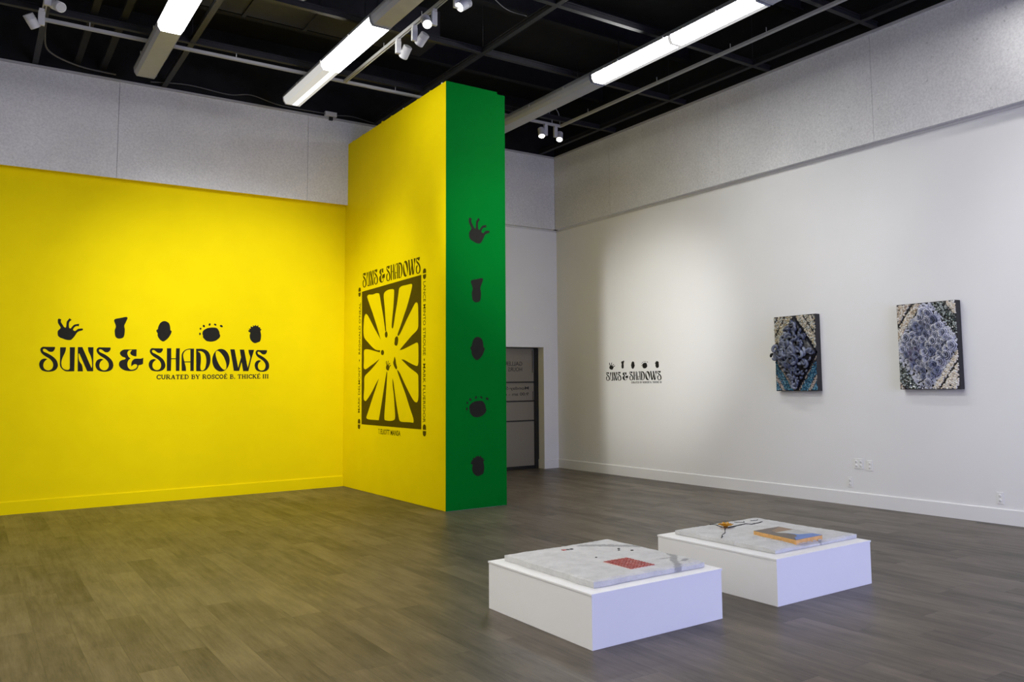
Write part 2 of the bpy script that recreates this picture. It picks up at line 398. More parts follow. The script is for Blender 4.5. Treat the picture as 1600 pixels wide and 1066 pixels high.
# ---- outlines of the lettering, silhouettes and poster, in metres on their walls
TITLE = [["S", ["0.728,1.948 0.834,1.948c 0.835,1.929 0.827,1.907 0.812,1.891 0.793,1.888 0.775,1.892 0.761,1.903 0.748,1.915 0.734,1.923 0.721,1.924 0.712,1.916 0.713,1.906 0.722,1.890 0.746,1.878 0.773,1.863 0.806,1.840 0.839,1.810 0.861,1.776 0.872,1.735 0.869,1.704 0.854,1.676 0.828,1.658 0.797,1.651 0.770,1.650 0.739,1.655 0.709,1.670 0.690,1.698 0.681,1.732 0.683,1.759 0.695,1.787 0.715,1.803 0.738,1.808 0.762,1.800c 0.744,1.785 0.730,1.763 0.723,1.735 0.726,1.707 0.740,1.682 0.765,1.668 0.788,1.668 0.809,1.682 0.821,1.707 0.823,1.735 0.817,1.760 0.802,1.785 0.778,1.810 0.751,1.828 0.721,1.850 0.699,1.874 0.688,1.899 0.687,1.921 0.694,1.936 0.712,1.949"]],
 ["U", ["0.887,1.945c 0.947,1.946c 0.946,1.912 0.938,1.877 0.923,1.839 0.911,1.798 0.906,1.760 0.910,1.723 0.920,1.698 0.940,1.679 0.967,1.672 0.986,1.675 0.994,1.688 0.995,1.710 0.987,1.947c 1.041,1.948c 1.044,1.655c 0.967,1.653 0.940,1.663 0.913,1.685 0.897,1.713 0.892,1.735 0.891,1.766"]],
 ["N", ["1.071,1.950c 1.119,1.951c 1.224,1.696c 1.229,1.704 1.230,1.736 1.224,1.793 1.210,1.844 1.195,1.876 1.183,1.908 1.178,1.950c 1.237,1.950c 1.244,1.654c 1.180,1.654c 1.090,1.872c 1.082,1.866 1.084,1.824 1.090,1.789 1.105,1.758 1.120,1.736 1.129,1.704 1.135,1.653c 1.079,1.653c"]],
 ["S", ["1.314,1.950 1.422,1.950c 1.424,1.931 1.415,1.909 1.399,1.893 1.381,1.889 1.362,1.893 1.348,1.905 1.334,1.917 1.320,1.925 1.307,1.926 1.298,1.918 1.298,1.907 1.308,1.892 1.332,1.879 1.360,1.864 1.393,1.841 1.426,1.810 1.449,1.776 1.460,1.735 1.457,1.703 1.442,1.674 1.415,1.657 1.383,1.649 1.356,1.649 1.324,1.654 1.294,1.668 1.274,1.696 1.265,1.731 1.267,1.759 1.279,1.788 1.300,1.803 1.324,1.809 1.349,1.800c 1.330,1.785 1.315,1.763 1.308,1.734 1.311,1.706 1.326,1.681 1.350,1.667 1.374,1.667 1.395,1.681 1.408,1.706 1.410,1.734 1.404,1.760 1.389,1.785 1.364,1.810 1.337,1.829 1.307,1.851 1.284,1.876 1.273,1.901 1.272,1.923 1.280,1.939 1.298,1.951"]],
 ["&", ["1.583,1.928c 1.713,1.930c 1.714,1.842c 1.691,1.843 1.664,1.855 1.647,1.871 1.643,1.887 1.651,1.907 1.662,1.920c 1.639,1.920 1.619,1.907 1.610,1.884 1.615,1.858 1.628,1.832 1.648,1.814c 1.628,1.796 1.616,1.766 1.615,1.737 1.622,1.707 1.639,1.683 1.661,1.673 1.687,1.677 1.710,1.689 1.723,1.707 1.726,1.724 1.718,1.738 1.700,1.743 1.680,1.734 1.660,1.714c 1.658,1.750 1.669,1.786 1.692,1.808 1.721,1.813 1.757,1.813 1.780,1.818 1.792,1.828c 1.792,1.749c 1.771,1.736 1.740,1.729c 1.736,1.704 1.722,1.679 1.696,1.663 1.662,1.656 1.621,1.658 1.580,1.668 1.546,1.690 1.525,1.720 1.521,1.749 1.530,1.777 1.553,1.794 1.582,1.802 1.593,1.814 1.584,1.826 1.557,1.836 1.537,1.856 1.527,1.878 1.535,1.901 1.558,1.920"]],
 ["S", ["1.906,1.947 2.013,1.947c 2.015,1.928 2.006,1.907 1.991,1.891 1.972,1.887 1.953,1.892 1.939,1.903 1.926,1.915 1.912,1.923 1.899,1.924 1.890,1.916 1.890,1.905 1.900,1.890 1.924,1.878 1.951,1.862 1.984,1.840 2.017,1.810 2.039,1.776 2.050,1.735 2.047,1.704 2.031,1.676 2.005,1.659 1.973,1.651 1.947,1.651 1.915,1.656 1.885,1.670 1.866,1.698 1.857,1.732 1.859,1.760 1.871,1.788 1.892,1.803 1.916,1.808 1.940,1.800c 1.922,1.785 1.906,1.763 1.899,1.735 1.903,1.707 1.917,1.683 1.941,1.669 1.965,1.669 1.986,1.682 1.998,1.707 2.000,1.735 1.994,1.760 1.980,1.785 1.955,1.810 1.928,1.828 1.898,1.850 1.877,1.874 1.865,1.899 1.865,1.920 1.872,1.936 1.890,1.949"]],
 ["H", ["2.062,1.949c 2.113,1.950c 2.117,1.820c 2.170,1.820c 2.170,1.950c 2.215,1.951c 2.218,1.656c 2.176,1.656c 2.170,1.809c 2.117,1.808c 2.117,1.656c 2.068,1.656c"]],
 ["A", ["2.386,1.949c 2.390,1.655c 2.349,1.655c 2.346,1.768c 2.277,1.767c 2.287,1.731 2.295,1.691 2.297,1.655c 2.245,1.656c 2.241,1.758 2.239,1.850 2.244,1.884 2.264,1.918 2.301,1.941 2.338,1.948", "2.342,1.936c 2.307,1.932 2.276,1.911 2.260,1.880 2.258,1.850 2.265,1.813 2.275,1.779c 2.346,1.780c"]],
 ["D", ["2.412,1.947c 2.476,1.948 2.515,1.941 2.554,1.918 2.580,1.880 2.591,1.835 2.592,1.787 2.584,1.739 2.566,1.697 2.541,1.667 2.509,1.653c 2.420,1.653c", "2.432,1.913c 2.467,1.917 2.499,1.903 2.523,1.873 2.537,1.828 2.541,1.780 2.536,1.725 2.524,1.684 2.502,1.663 2.486,1.663 2.473,1.677 2.470,1.711 2.473,1.759 2.474,1.828 2.468,1.872 2.458,1.896"]],
 ["O", ["2.834,1.799 2.831,1.760 2.821,1.723 2.804,1.691 2.782,1.667 2.755,1.652 2.727,1.647 2.699,1.652 2.672,1.667 2.648,1.691 2.631,1.722 2.619,1.759 2.614,1.797 2.617,1.836 2.627,1.873 2.643,1.904 2.666,1.929 2.692,1.944 2.720,1.950 2.748,1.945 2.776,1.930 2.799,1.906 2.817,1.875 2.829,1.838", "2.680,1.923 2.713,1.902 2.750,1.854 2.778,1.795 2.793,1.739 2.792,1.690 2.771,1.670 2.741,1.687 2.707,1.732 2.677,1.794 2.658,1.857 2.655,1.898 2.664,1.918"]],
 ["W", ["2.838,1.946c 2.894,1.946c 2.945,1.697c 2.979,1.838c 2.960,1.944c 3.017,1.944c 3.069,1.696c 3.096,1.811 3.097,1.853 3.081,1.896 3.073,1.942c 3.148,1.942c 3.113,1.811c 3.079,1.652c 3.011,1.652c 2.987,1.775c 2.958,1.654c 2.891,1.654c"]],
 ["S", ["3.211,1.940 3.318,1.940c 3.320,1.921 3.311,1.899 3.295,1.883 3.276,1.880 3.258,1.884 3.244,1.895 3.230,1.908 3.217,1.916 3.203,1.917 3.194,1.909 3.195,1.898 3.204,1.883 3.228,1.870 3.255,1.855 3.288,1.832 3.321,1.802 3.343,1.768 3.353,1.727 3.350,1.696 3.334,1.668 3.308,1.651 3.276,1.643 3.249,1.643 3.217,1.648 3.187,1.662 3.168,1.690 3.159,1.724 3.162,1.752 3.174,1.780 3.195,1.795 3.219,1.801 3.243,1.793c 3.225,1.777 3.209,1.755 3.202,1.727 3.205,1.699 3.219,1.674 3.243,1.661 3.267,1.661 3.288,1.674 3.301,1.699 3.304,1.727 3.298,1.752 3.284,1.777 3.259,1.802 3.232,1.821 3.202,1.842 3.180,1.867 3.169,1.892 3.169,1.913 3.177,1.929 3.195,1.942"]]]
ICONS = {"hand": ["0.852,2.281 0.863,2.293c 0.887,2.284c 0.883,2.254 0.900,2.223 0.917,2.195 0.934,2.184 0.941,2.205 0.944,2.256 0.955,2.275 0.971,2.300c 0.995,2.282c 0.975,2.260 0.968,2.237 0.969,2.199 0.975,2.180 0.990,2.178 1.004,2.200 1.025,2.223 1.049,2.230 1.076,2.236c 1.072,2.204c 1.050,2.207 1.026,2.191 1.013,2.162 1.022,2.151 1.038,2.147 1.062,2.170 1.087,2.177 1.114,2.178 1.118,2.165 1.109,2.155 1.079,2.145 1.058,2.129 1.045,2.106 1.027,2.074 1.001,2.041 0.974,2.033 0.934,2.040 0.914,2.049 0.879,2.064 0.858,2.089 0.855,2.136 0.868,2.158 0.884,2.179 0.874,2.203 0.854,2.240"], "torso": ["1.453,2.298 1.467,2.310 1.524,2.324 1.582,2.339 1.599,2.326 1.594,2.306 1.578,2.263 1.565,2.223 1.572,2.191 1.573,2.151 1.569,2.105 1.555,2.075 1.518,2.062 1.489,2.069 1.471,2.090 1.463,2.129 1.461,2.168 1.472,2.207 1.466,2.240 1.451,2.279"], "face": ["2.027,2.300 2.051,2.293 2.075,2.276 2.090,2.240 2.095,2.203 2.096,2.183c 2.110,2.175 2.110,2.157 2.096,2.120 2.071,2.078 2.039,2.047 2.013,2.036 1.983,2.053 1.958,2.086 1.947,2.117 1.948,2.138 1.935,2.163 1.933,2.181 1.947,2.192 1.952,2.218 1.963,2.251 1.976,2.275 1.999,2.294"], "dotted": ["2.555,2.227 2.603,2.233 2.651,2.231 2.676,2.211 2.694,2.179 2.698,2.153 2.707,2.125 2.696,2.096 2.667,2.069 2.637,2.053 2.595,2.044 2.547,2.049 2.523,2.063 2.493,2.098 2.491,2.123 2.483,2.148 2.491,2.184 2.514,2.206", "2.464,2.145 2.462,2.135 2.457,2.128 2.450,2.128 2.445,2.134 2.443,2.144 2.444,2.154 2.450,2.161 2.456,2.161 2.462,2.155", "2.469,2.209 2.463,2.202 2.456,2.200 2.451,2.204 2.448,2.211 2.450,2.219 2.455,2.225 2.462,2.227 2.468,2.224 2.470,2.217", "2.510,2.257 2.512,2.246 2.510,2.237 2.503,2.233 2.494,2.235 2.487,2.242 2.485,2.252 2.487,2.261 2.494,2.266 2.503,2.264", "2.581,2.268 2.576,2.259 2.568,2.255 2.562,2.257 2.558,2.265 2.559,2.276 2.564,2.285 2.572,2.289 2.578,2.287 2.582,2.279", "2.654,2.263 2.648,2.259 2.639,2.261 2.630,2.267 2.625,2.275 2.626,2.283 2.632,2.286 2.641,2.285 2.650,2.279 2.655,2.271", "2.735,2.245 2.728,2.239 2.717,2.240 2.706,2.246 2.699,2.255 2.700,2.264 2.707,2.270 2.718,2.270 2.729,2.264 2.735,2.254"], "spiky": ["3.093,2.176 3.071,2.189 3.067,2.208 3.083,2.212 3.071,2.231c 3.098,2.235 3.093,2.258c 3.104,2.261 3.125,2.256 3.124,2.282c 3.145,2.271 3.160,2.287c 3.173,2.269 3.199,2.283c 3.199,2.258 3.225,2.252c 3.223,2.232 3.240,2.229c 3.235,2.213 3.226,2.203 3.236,2.153 3.234,2.100 3.222,2.060 3.188,2.043 3.159,2.034 3.130,2.045 3.101,2.074 3.088,2.110 3.086,2.143"]}
POSTER = ["-11.213,2.744c -9.310,2.768c -9.295,0.900c -11.183,0.904c", "-11.019,2.665 -10.968,2.681 -10.832,2.670 -10.715,2.676 -10.633,2.668 -10.590,2.645 -10.532,2.511 -10.448,2.312 -10.391,2.143c -10.360,2.141c -10.384,2.270 -10.413,2.437 -10.437,2.541 -10.451,2.619 -10.423,2.661 -10.313,2.682 -10.174,2.679 -10.119,2.663 -10.112,2.631 -10.120,2.538 -10.139,2.415 -10.174,2.268 -10.181,2.181 -10.154,2.164c -10.130,2.190 -10.078,2.336 -10.020,2.480 -9.977,2.612 -9.957,2.666 -9.875,2.688 -9.730,2.688 -9.603,2.687 -9.566,2.671 -9.582,2.622 -9.643,2.520 -9.713,2.417 -9.798,2.315 -9.912,2.176 -9.999,2.077 -9.969,2.057c -9.896,2.102 -9.753,2.227 -9.613,2.337 -9.530,2.402 -9.475,2.439 -9.426,2.438 -9.398,2.409 -9.392,2.332 -9.386,2.190 -9.396,2.126 -9.445,2.088 -9.582,2.036 -9.750,1.961 -9.894,1.895 -9.923,1.874c -9.807,1.885 -9.664,1.909 -9.525,1.933 -9.430,1.948 -9.389,1.926 -9.380,1.850 -9.379,1.733 -9.382,1.698 -9.408,1.663 -9.495,1.673 -9.634,1.706 -9.790,1.747 -9.877,1.755c -9.804,1.723 -9.633,1.647 -9.467,1.590 -9.391,1.554 -9.380,1.502 -9.375,1.305 -9.396,1.235 -9.450,1.221 -9.518,1.246 -9.630,1.327 -9.772,1.447 -9.919,1.581 -10.007,1.631c -9.977,1.582 -9.859,1.447 -9.742,1.315 -9.628,1.163 -9.516,1.024 -9.516,0.972c -9.626,0.975 -9.852,0.974 -9.925,0.990 -9.955,1.038 -10.016,1.181 -10.078,1.351 -10.119,1.474 -10.149,1.517c -10.139,1.425 -10.101,1.302 -10.075,1.156 -10.058,1.035 -10.087,0.992 -10.207,0.976 -10.345,0.979 -10.399,0.996 -10.394,1.102 -10.366,1.252 -10.338,1.426 -10.319,1.588 -10.332,1.613c -10.371,1.526 -10.431,1.364 -10.491,1.201 -10.551,1.049 -10.582,0.975c -10.744,0.975 -10.945,0.978 -11.013,1.000 -10.964,1.066 -10.817,1.249 -10.688,1.403 -10.593,1.523c -10.689,1.454 -10.819,1.352 -10.951,1.267 -11.036,1.224 -11.094,1.234 -11.116,1.273 -11.099,1.404 -11.102,1.523 -11.061,1.575 -10.926,1.625 -10.760,1.693 -10.630,1.754 -10.582,1.784c -10.728,1.737 -10.894,1.696 -11.029,1.660 -11.098,1.662 -11.127,1.695 -11.119,1.801 -11.122,1.907 -11.070,1.932 -10.933,1.924 -10.731,1.895 -10.568,1.870c -10.552,1.898c -10.699,1.910 -10.832,1.955 -10.969,2.019 -11.109,2.092 -11.146,2.174 -11.142,2.281 -11.116,2.386 -11.065,2.422 -10.995,2.397 -10.891,2.317 -10.738,2.190 -10.588,2.078 -10.545,2.044c -10.605,2.130 -10.706,2.265 -10.826,2.417 -10.948,2.559 -11.018,2.645", "-10.315,2.095 -10.323,2.072 -10.345,2.058 -10.372,2.059 -10.394,2.075 -10.403,2.100 -10.395,2.123 -10.373,2.136 -10.346,2.135 -10.324,2.119", "-10.073,2.038 -10.014,2.056 -9.978,2.021 -9.997,1.954 -10.042,1.934 -10.093,1.959 -10.085,2.002", "-10.427,1.863 -10.437,1.843 -10.462,1.832 -10.493,1.833 -10.519,1.846 -10.529,1.867 -10.520,1.887 -10.494,1.898 -10.463,1.897 -10.437,1.883", "-10.084,1.795 -10.054,1.755 -10.038,1.705 -10.008,1.656 -10.037,1.634 -10.098,1.676 -10.128,1.720 -10.108,1.757"]

# ================================================================ room shell
struct(box_obj('floor', FLOORM, None, XL - 0.2, XR + 0.2, YF - 0.2, YB + 0.6, -0.12, 0.0))
DX0, DX1, DZ = 6.55, 7.90, 2.044                       # doorway in the back wall
b = MB()
b.box(XL, XP0 + 0.3, YB, YB + 0.25, 0, ZL, 0)          # yellow part, left of the partition
b.box(XP0 + 0.3, DX0, YB, YB + 0.25, 0, ZL, 1)
b.box(DX1, XR + 0.2, YB, YB + 0.25, 0, ZL, 1)
b.box(DX0, DX1, YB, YB + 0.25, DZ, ZL, 1)
wall_back = struct(b.build('wall_back', [YELLOW, WHITE]))
b = MB(); b.box(XL, XR + 0.2, YB + 0.001, YB + 0.25, ZL, ZC, 0); b.box(XL, XR + 0.2, YB - OFF + 0.01, YB + 0.25, ZC, ZD, 0)
upper_back = struct(b.build('wall_upper_back', BLACKP))
b = MB()
b.box(XR, XR + 0.2, YF, YB + 0.25, 0, ZL, 0)
wall_right = struct(b.build('wall_right', WHITE))
b = MB(); b.box(XR + 0.001, XR + 0.2, YF, YB, ZL, ZC, 0); b.box(XR - OFF + 0.01, XR + 0.2, YF, YB - OFF, ZC, ZD, 0)
upper_right = struct(b.build('wall_upper_right', BLACKP))
# upper boards with open joints, one mesh to each wall
def boards(name, parent, spans, along_x):
    q = MB()
    for a0, a1 in spans:
        if along_x: q.box(a0 + 0.002, a1 - 0.002, YB - OFF, YB, ZL, ZC - 0.002)
        else: q.box(XR - OFF, XR, a0 + 0.002, a1 - 0.002, ZL, ZC - 0.002)
    o = q.build(name, BOARD, parent)
    return o
e = [XL, -0.99, 1.408, 3.810, 6.21, XR - OFF]
boards('wall_board', upper_back, list(zip(e[:-1], e[1:])), True)
e = [YF, -1.74, 0.66, 3.056, 5.456, 7.856, 10.256, YB - OFF]
boards('wall_board', upper_right, list(zip(e[:-1], e[1:])), False)
# the painted underside of the boards over the yellow wall
box_obj('soffit', YELLOW, upper_back, XL, XP0, YB - OFF + 0.004, YB, ZL - 0.002, ZL)
b = MB(); b.box(XL, XL + 0.0 - 0.2, YF, YB, 0, ZL, 0); b.box(XL, XL - 0.2, YF, YB, ZL, ZC, 1); b.box(XL, XL - 0.2, YF, YB, ZC, ZD, 2)
struct(b.build('wall_left', [WHITE, BOARD, BLACKP]))
WX0, WX1, WZ0, WZ1 = 2.3, 6.9, 0.5, 3.0
b = MB()
b.box(XL - 0.2, WX0, YF - 0.2, YF, 0, ZC, 0); b.box(WX1, XR + 0.2, YF - 0.2, YF, 0, ZC, 0)
b.box(WX0, WX1, YF - 0.2, YF, 0, WZ0, 0); b.box(WX0, WX1, YF - 0.2, YF, WZ1, ZC, 0)
b.box(XL - 0.2, XR + 0.2, YF - 0.2, YF, ZC, ZD, 1)
struct(b.build('wall_front', [WHITE, BLACKP]))
b = MB()
for x in (WX0, 3.8, 5.35, WX1 - 0.06): b.box(x, x + 0.06, YF - 0.14, YF - 0.06, WZ0, WZ1)
for z in (WZ0, WZ1 - 0.06): b.box(WX0, WX1, YF - 0.14, YF - 0.06, z, z + 0.06)
struct(b.build('window_1', DARKF))

# ceiling: black deck, joists, hung grid
b = MB(); b.box(XL - 0.2, XR + 0.2, YF - 0.2, YB + 0.25, ZD, ZD + 0.1)
ceiling = struct(b.build('ceiling', BLACKP))
for y in (-1.6, 0.4, 2.4, 4.4, 6.4, 8.4, 10.4):
    q = MB(); q.box(XL, XR - OFF, y - 0.05, y + 0.05, ZD - 0.03, ZD); q.box(XL, XR - OFF, y - 0.012, y + 0.012, ZD - 0.32, ZD - 0.03); q.box(XL, XR - OFF, y - 0.05, y + 0.05, ZD - 0.35, ZD - 0.32)
    q.build('joist', BLACKP, ceiling)
GZ = ZC + 0.004
def grid_beam(x0, x1, y0, y1):
    q = MB()
    if x1 - x0 > y1 - y0:
        q.box(x0, x1, y0 - 0.03, y0 + 0.03, GZ, GZ + 0.012); q.box(x0, x1, y0 - 0.008, y0 + 0.008, GZ + 0.012, GZ + 0.06); q.box(x0, x1, y0 - 0.022, y0 + 0.022, GZ + 0.06, GZ + 0.075)
    else:
        q.box(x0 - 0.03, x0 + 0.03, y0, y1, GZ + 0.001, GZ + 0.013); q.box(x0 - 0.008, x0 + 0.008, y0, y1, GZ + 0.013, GZ + 0.058); q.box(x0 - 0.022, x0 + 0.022, y0, y1, GZ + 0.058, GZ + 0.073)
    q.build('grid_beam', BEAM, ceiling)
for y in (10.09, 8.49, 6.93, 5.36, 3.78, 2.2): grid_beam(XL, XR - OFF + 0.01, y, y)
for x in (0.50, 1.915, 4.81, 7.80): grid_beam(x, x, YF, YB - OFF + 0.01)
for x in (0.93, 1.21): 
    q = MB(); q.box(x - 0.035, x + 0.035, 6.0, YB - OFF, GZ + 0.08, GZ + 0.13); q.build('panel_rail', BLACKP, ceiling)
# dark sheet-metal duct and a vent dome above the grid
q = MB(); q.box(1.9, 4.6, 9.2, 9.8, 5.72, 6.1)
for x in (2.4, 3.1, 3.8): q.box(x - 0.02, x + 0.02, 9.18, 9.82, 5.70, 6.12)
q.build('duct', BEAM, ceiling)
q = MB(); q.lathe([(0.02, 0.0), (0.16, 0.02), (0.24, 0.08), (0.27, 0.16), (0.27, 0.2), (0.02, 0.2)], (2.63, 8.9, 5.62), (0, 0, 1), 24)
q.build('vent_dome', HOUS, ceiling)
# hanger wires of the grid
for x, y in ((1.915, 10.09), (4.81, 8.49), (4.81, 6.93), (1.915, 8.49), (7.8, 8.49), (7.8, 6.93)):
    q = MB(); q.tube([(x, y, GZ + 0.05), (x, y, ZD)], 0.003, 6); q.build('hanger_wire', BEAM, ceiling)

# trims
b = MB(); b.box(XL, XR - OFF, YB - OFF - 0.022, YB - OFF, ZC - 0.03, ZC - 0.002); struct(b.build('trim_1', ANGLE))
b = MB(); b.box(XR - OFF - 0.022, XR - OFF, YF, YB - OFF, ZC - 0.03, ZC - 0.002); struct(b.build('trim_2', ANGLE))
b = MB(); b.box(XR - 0.014, XR, YF, YB, ZL - 0.028, ZL - 0.0005); struct(b.build('trim_3', LEDGE))
b = MB(); b.box(XP1, XR - 0.014, YB - 0.014, YB, ZL - 0.028, ZL - 0.0005); struct(b.build('trim_4', LEDGE))
# baseboards with a small eased top
prof = lambda s, p: [(p, 0), (p + s * 0.016, 0), (p + s * 0.016, 0.142), (p + s * 0.010, 0.150), (p, 0.150)]
b = MB()
b.prism([(q[0], q[1]) for q in prof(-1, YB)], 'x', XL, XP0, 0)
b.prism([(q[0], q[1]) for q in prof(-1, YB)], 'x', XP1, DX0, 1)
b.prism([(q[0], q[1]) for q in prof(-1, YB)], 'x', DX1 - 0.012, XR, 1)
b.box(DX1 - 0.012, DX1, YB, YB + 0.17, 0, 0.15, 1)
struct(b.build('baseboard_back', [YELLOW, WHITE]))
b = MB(); b.prism(prof(-1, XR), 'y', YF, YB - 0.016); struct(b.build('baseboard_right', WHITE))

# partition wall: yellow side, green end
b = MB()
b.box(XP0, 5.10, YP + 0.012, YB, 0.004, ZP, 0); b.box(5.10, XP1, YP + 0.012, YB, 0.004, ZP - 0.028, 0)
b.box(XP0 + 0.0015, 5.10, YP, YP + 0.012, 0.004, ZP, 1); b.box(5.10, XP1, YP, YP + 0.012, 0.004, ZP - 0.028, 1)
b.box(XP0 + 0.012, XP1 - 0.012, YP + 0.014, YB, 0, 0.004, 2)
partition = struct(b.build('wall_partition', [YELLOW, GREEN, WHITE]))
for i in range(9):      # chipped board along the partition's top edge
    y = YP + 0.15 + i * 0.36 + random.uniform(-0.1, 0.1)
    q = MB(); w = random.uniform(0.015, 0.04); q.box(XP0 + 0.001, XP0 + 0.02, y, y + w, ZP - 0.001, ZP + random.uniform(0.008, 0.02)); q.build('paint_chip', YELLOW if i % 3 else PLINTHW, partition)

# glass door, set back in the doorway
GLASS, t, bs = newmat('dim_door_glass')
bs.inputs['Base Color'].default_value = (0.215, 0.195, 0.155, 1); bs.inputs['Roughness'].default_value = 0.16
bs.inputs['Specular IOR Level'].default_value = 0.55
FADED = paint('faded_door_lettering', (0.030, 0.027, 0.022), 0.5, 0.1, 9)
YD = YB + 0.18
b = MB()
b.box(DX0, DX1, YD, YD + 0.06, DZ - 0.015, DZ); b.box(DX1 - 0.075, DX1, YD - 0.012, YD + 0.06, 0.0, DZ - 0.015); b.box(DX0, DX0 + 0.075, YD - 0.012, YD + 0.06, 0.0, DZ - 0.015)
b.box(DX0 + 0.075, DX1 - 0.075, YD, YD + 0.06, 0.0, 0.055)
door = struct(b.build('door_1', DARKF))
box_obj('glass_pane', GLASS, door, DX0 + 0.075, DX1 - 0.075, YD + 0.02, YD + 0.035, 0.055, DZ - 0.015)
for z in (1.458, 1.138, 0.808): box_obj('crossbar', DARKF, door, DX0 + 0.075, DX1 - 0.075, YD + 0.004, YD + 0.02, z - 0.010, z + 0.010)
q = MB(); q.box(DX1 - 0.105, DX1 - 0.085, YD - 0.005, YD + 0.02, 1.62, 2.0); q.box(DX1 - 0.100, DX1 - 0.085, YD - 0.005, YD + 0.02, 1.15, 1.30); q.build('hinge', FINS, door)
fd = frame((0, YD + 0.02, 0), (1, 0, 0), (0, 0, 1), (0, -1, 0))
text('lettering', 'GALLERY', fd, 7.20, 7.595, 1.735, 1.805, FADED, door, 0.012, True)
text('lettering', 'HOURS', fd, 7.315, 7.59, 1.640, 1.710, FADED, door, 0.012, True)
text('lettering', 'Monday-Sunday', fd, 6.98, 7.72, 1.315, 1.385, FADED, door, 0.012, True)
text('lettering', '9:00 am - 6:00 pm', fd, 6.95, 7.72, 1.215, 1.285, FADED, door, 0.012, True)

# ================================================================ lights on the ceiling
TZ = 5.272                                   # underside of the white tracks
def track(name, label, x0, x1, y0, y1, hang):
    ax = (x1 - x0) > (y1 - y0)
    o = thing(name, label, 'track', ((x0 + x1) / 2, (y0 + y1) / 2, TZ), 'white lighting tracks')
    q = MB(); w = 0.018
    if ax:
        q.box(x0, x1, y0 - w, y0 - w + 0.010, TZ, TZ + 0.034); q.box(x0, x1, y0 + w - 0.010, y0 + w, TZ, TZ + 0.034); q.box(x0, x1, y0 - w + 0.010, y0 + w - 0.010, TZ + 0.012, TZ + 0.034)
    else:
        q.box(x0 - w, x0 - w + 0.010, y0, y1, TZ, TZ + 0.034); q.box(x0 + w - 0.010, x0 + w, y0, y1, TZ, TZ + 0.034); q.box(x0 - w + 0.010, x0 + w - 0.010, y0, y1, TZ + 0.012, TZ + 0.034)
    q.build('rail', TRACKW, o)
    q = MB()
    if ax: q.box(x0, x1, y0 - w + 0.0101, y0 + w - 0.0101, TZ + 0.010, TZ + 0.0118)
    else: q.box(x0 - w + 0.0101, x0 + w - 0.0101, y0, y1, TZ + 0.010, TZ + 0.0118)
    q.build('slot', FINS, o)
    for h in hang:
        p = (h, y0) if ax else (x0, h)
        q = MB(); q.tube([(*p, TZ + 0.034), (*p, GZ + 0.005)], 0.005, 8); q.build('hanger', ANGLE, o)
    return o
TY, TX = 10.10, (0.47, 3.712, 7.05)
track('lighting_track', 'long white lighting track running left to right across the black ceiling above the walls', TX[0] - 0.018, TX[2] + 0.018, TY, TY, (0.9, 2.4, 4.4, 5.6, 6.9))
track('lighting_track', 'white lighting track at the upper left corner carrying the two unlit spotlights', TX[0], TX[0], 3.2, TY - 0.019, (9.2, 7.0, 5.0))
track('lighting_track', 'white lighting track carrying the row of four spotlights above the yellow partition', TX[1], TX[1], 3.2, TY - 0.019, (7.85, 8.85, 6.0, 4.5))
track('lighting_track', 'long white lighting track running beside the white right wall, carrying no lamps', TX[2], TX[2], 3.2, TY - 0.019, (6.05, 6.6, 7.9, 9.4, 4.8))

def head(label, x, y, aim, side, lit, ytrack=False, power=0, deg=40, blend=1.0):
    """track spotlight: adapter, flat arm hanging down, finned round can at its foot"""
    o = thing('track_spotlight', label, 'spotlight', (x, y, TZ), 'track spotlights')
    zt, zb = TZ, TZ - 0.168
    lx, ly = (0.016, 0.030) if not ytrack else (0.030, 0.016)
    q = MB(); q.box(x - 0.024, x + 0.024, y - 0.024, y + 0.024, zt - 0.022, zt + 0.004); q.build('adapter', HEADW, o, 0.003)
    q = MB(); q.box(x - 0.030, x + 0.030, y - 0.019, y + 0.019, zb, zt - 0.022); q.build('arm', HEADW, o, 0.004)
    d = Vector(aim).normalized(); sd = Vector(side).normalized()
    piv = Vector((x, y, zb + 0.028)); c = piv + sd * 0.080
    q = MB(); q.tube([piv, c], 0.014, 12); q.build('pivot', HEADW, o)
    r = 0.050; back = c - d * 0.070
    pr = [(0.0, 0.0), (r - 0.006, 0.0), (r, 0.006)]
    for k in range(5):
        h = 0.010 + k * 0.009
        pr += [(r, h), (r - 0.007, h + 0.001), (r - 0.007, h + 0.004), (r, h + 0.005)]
    pr += [(r, 0.136), (r - 0.003, 0.142), (r - 0.005, 0.142), (r - 0.008, 0.126), (0.0, 0.126)]
    q = MB(); q.lathe(pr, back, d, 28, 0, False); q.build('lamp_can', HEADW, o)
    q = MB()
    for k in range(7):                       # vent slots in the back cap
        w = Vector((0, 0, 1)).cross(d); w = (w if w.length > 0.1 else Vector((1, 0, 0))).normalized(); v = d.cross(w)
        t = -0.033 + k * 0.011; hl = math.sqrt(max(0.0, 0.042**2 - t * t))
        a0, a1 = back + v * t - w * hl, back + v * t + w * hl
        vs = [a0 - v * 0.002 - d * 0.0006, a1 - v * 0.002 - d * 0.0006, a1 + v * 0.002 - d * 0.0006, a0 + v * 0.002 - d * 0.0006]
        vs += [p + d * 0.004 for p in vs]
        q.add(vs, [(0, 1, 2, 3), (4, 5, 6, 7), (0, 1, 5, 4), (1, 2, 6, 5), (2, 3, 7, 6), (3, 0, 4, 7)])
    q.build('vent_slot', FINS, o)
    q = MB(); q.lathe([(0.0, 0.128), (0.041, 0.128), (0.041, 0.132), (0.0, 0.134)], back, d, 24); q.build('lens', SPOTON if lit else LENSOFF, o)
    if power:
        p = back + d * 0.16
        spot('track_spotlight_beam', p, p + d, power, deg, blend)
    return o
G = 'track spotlights'
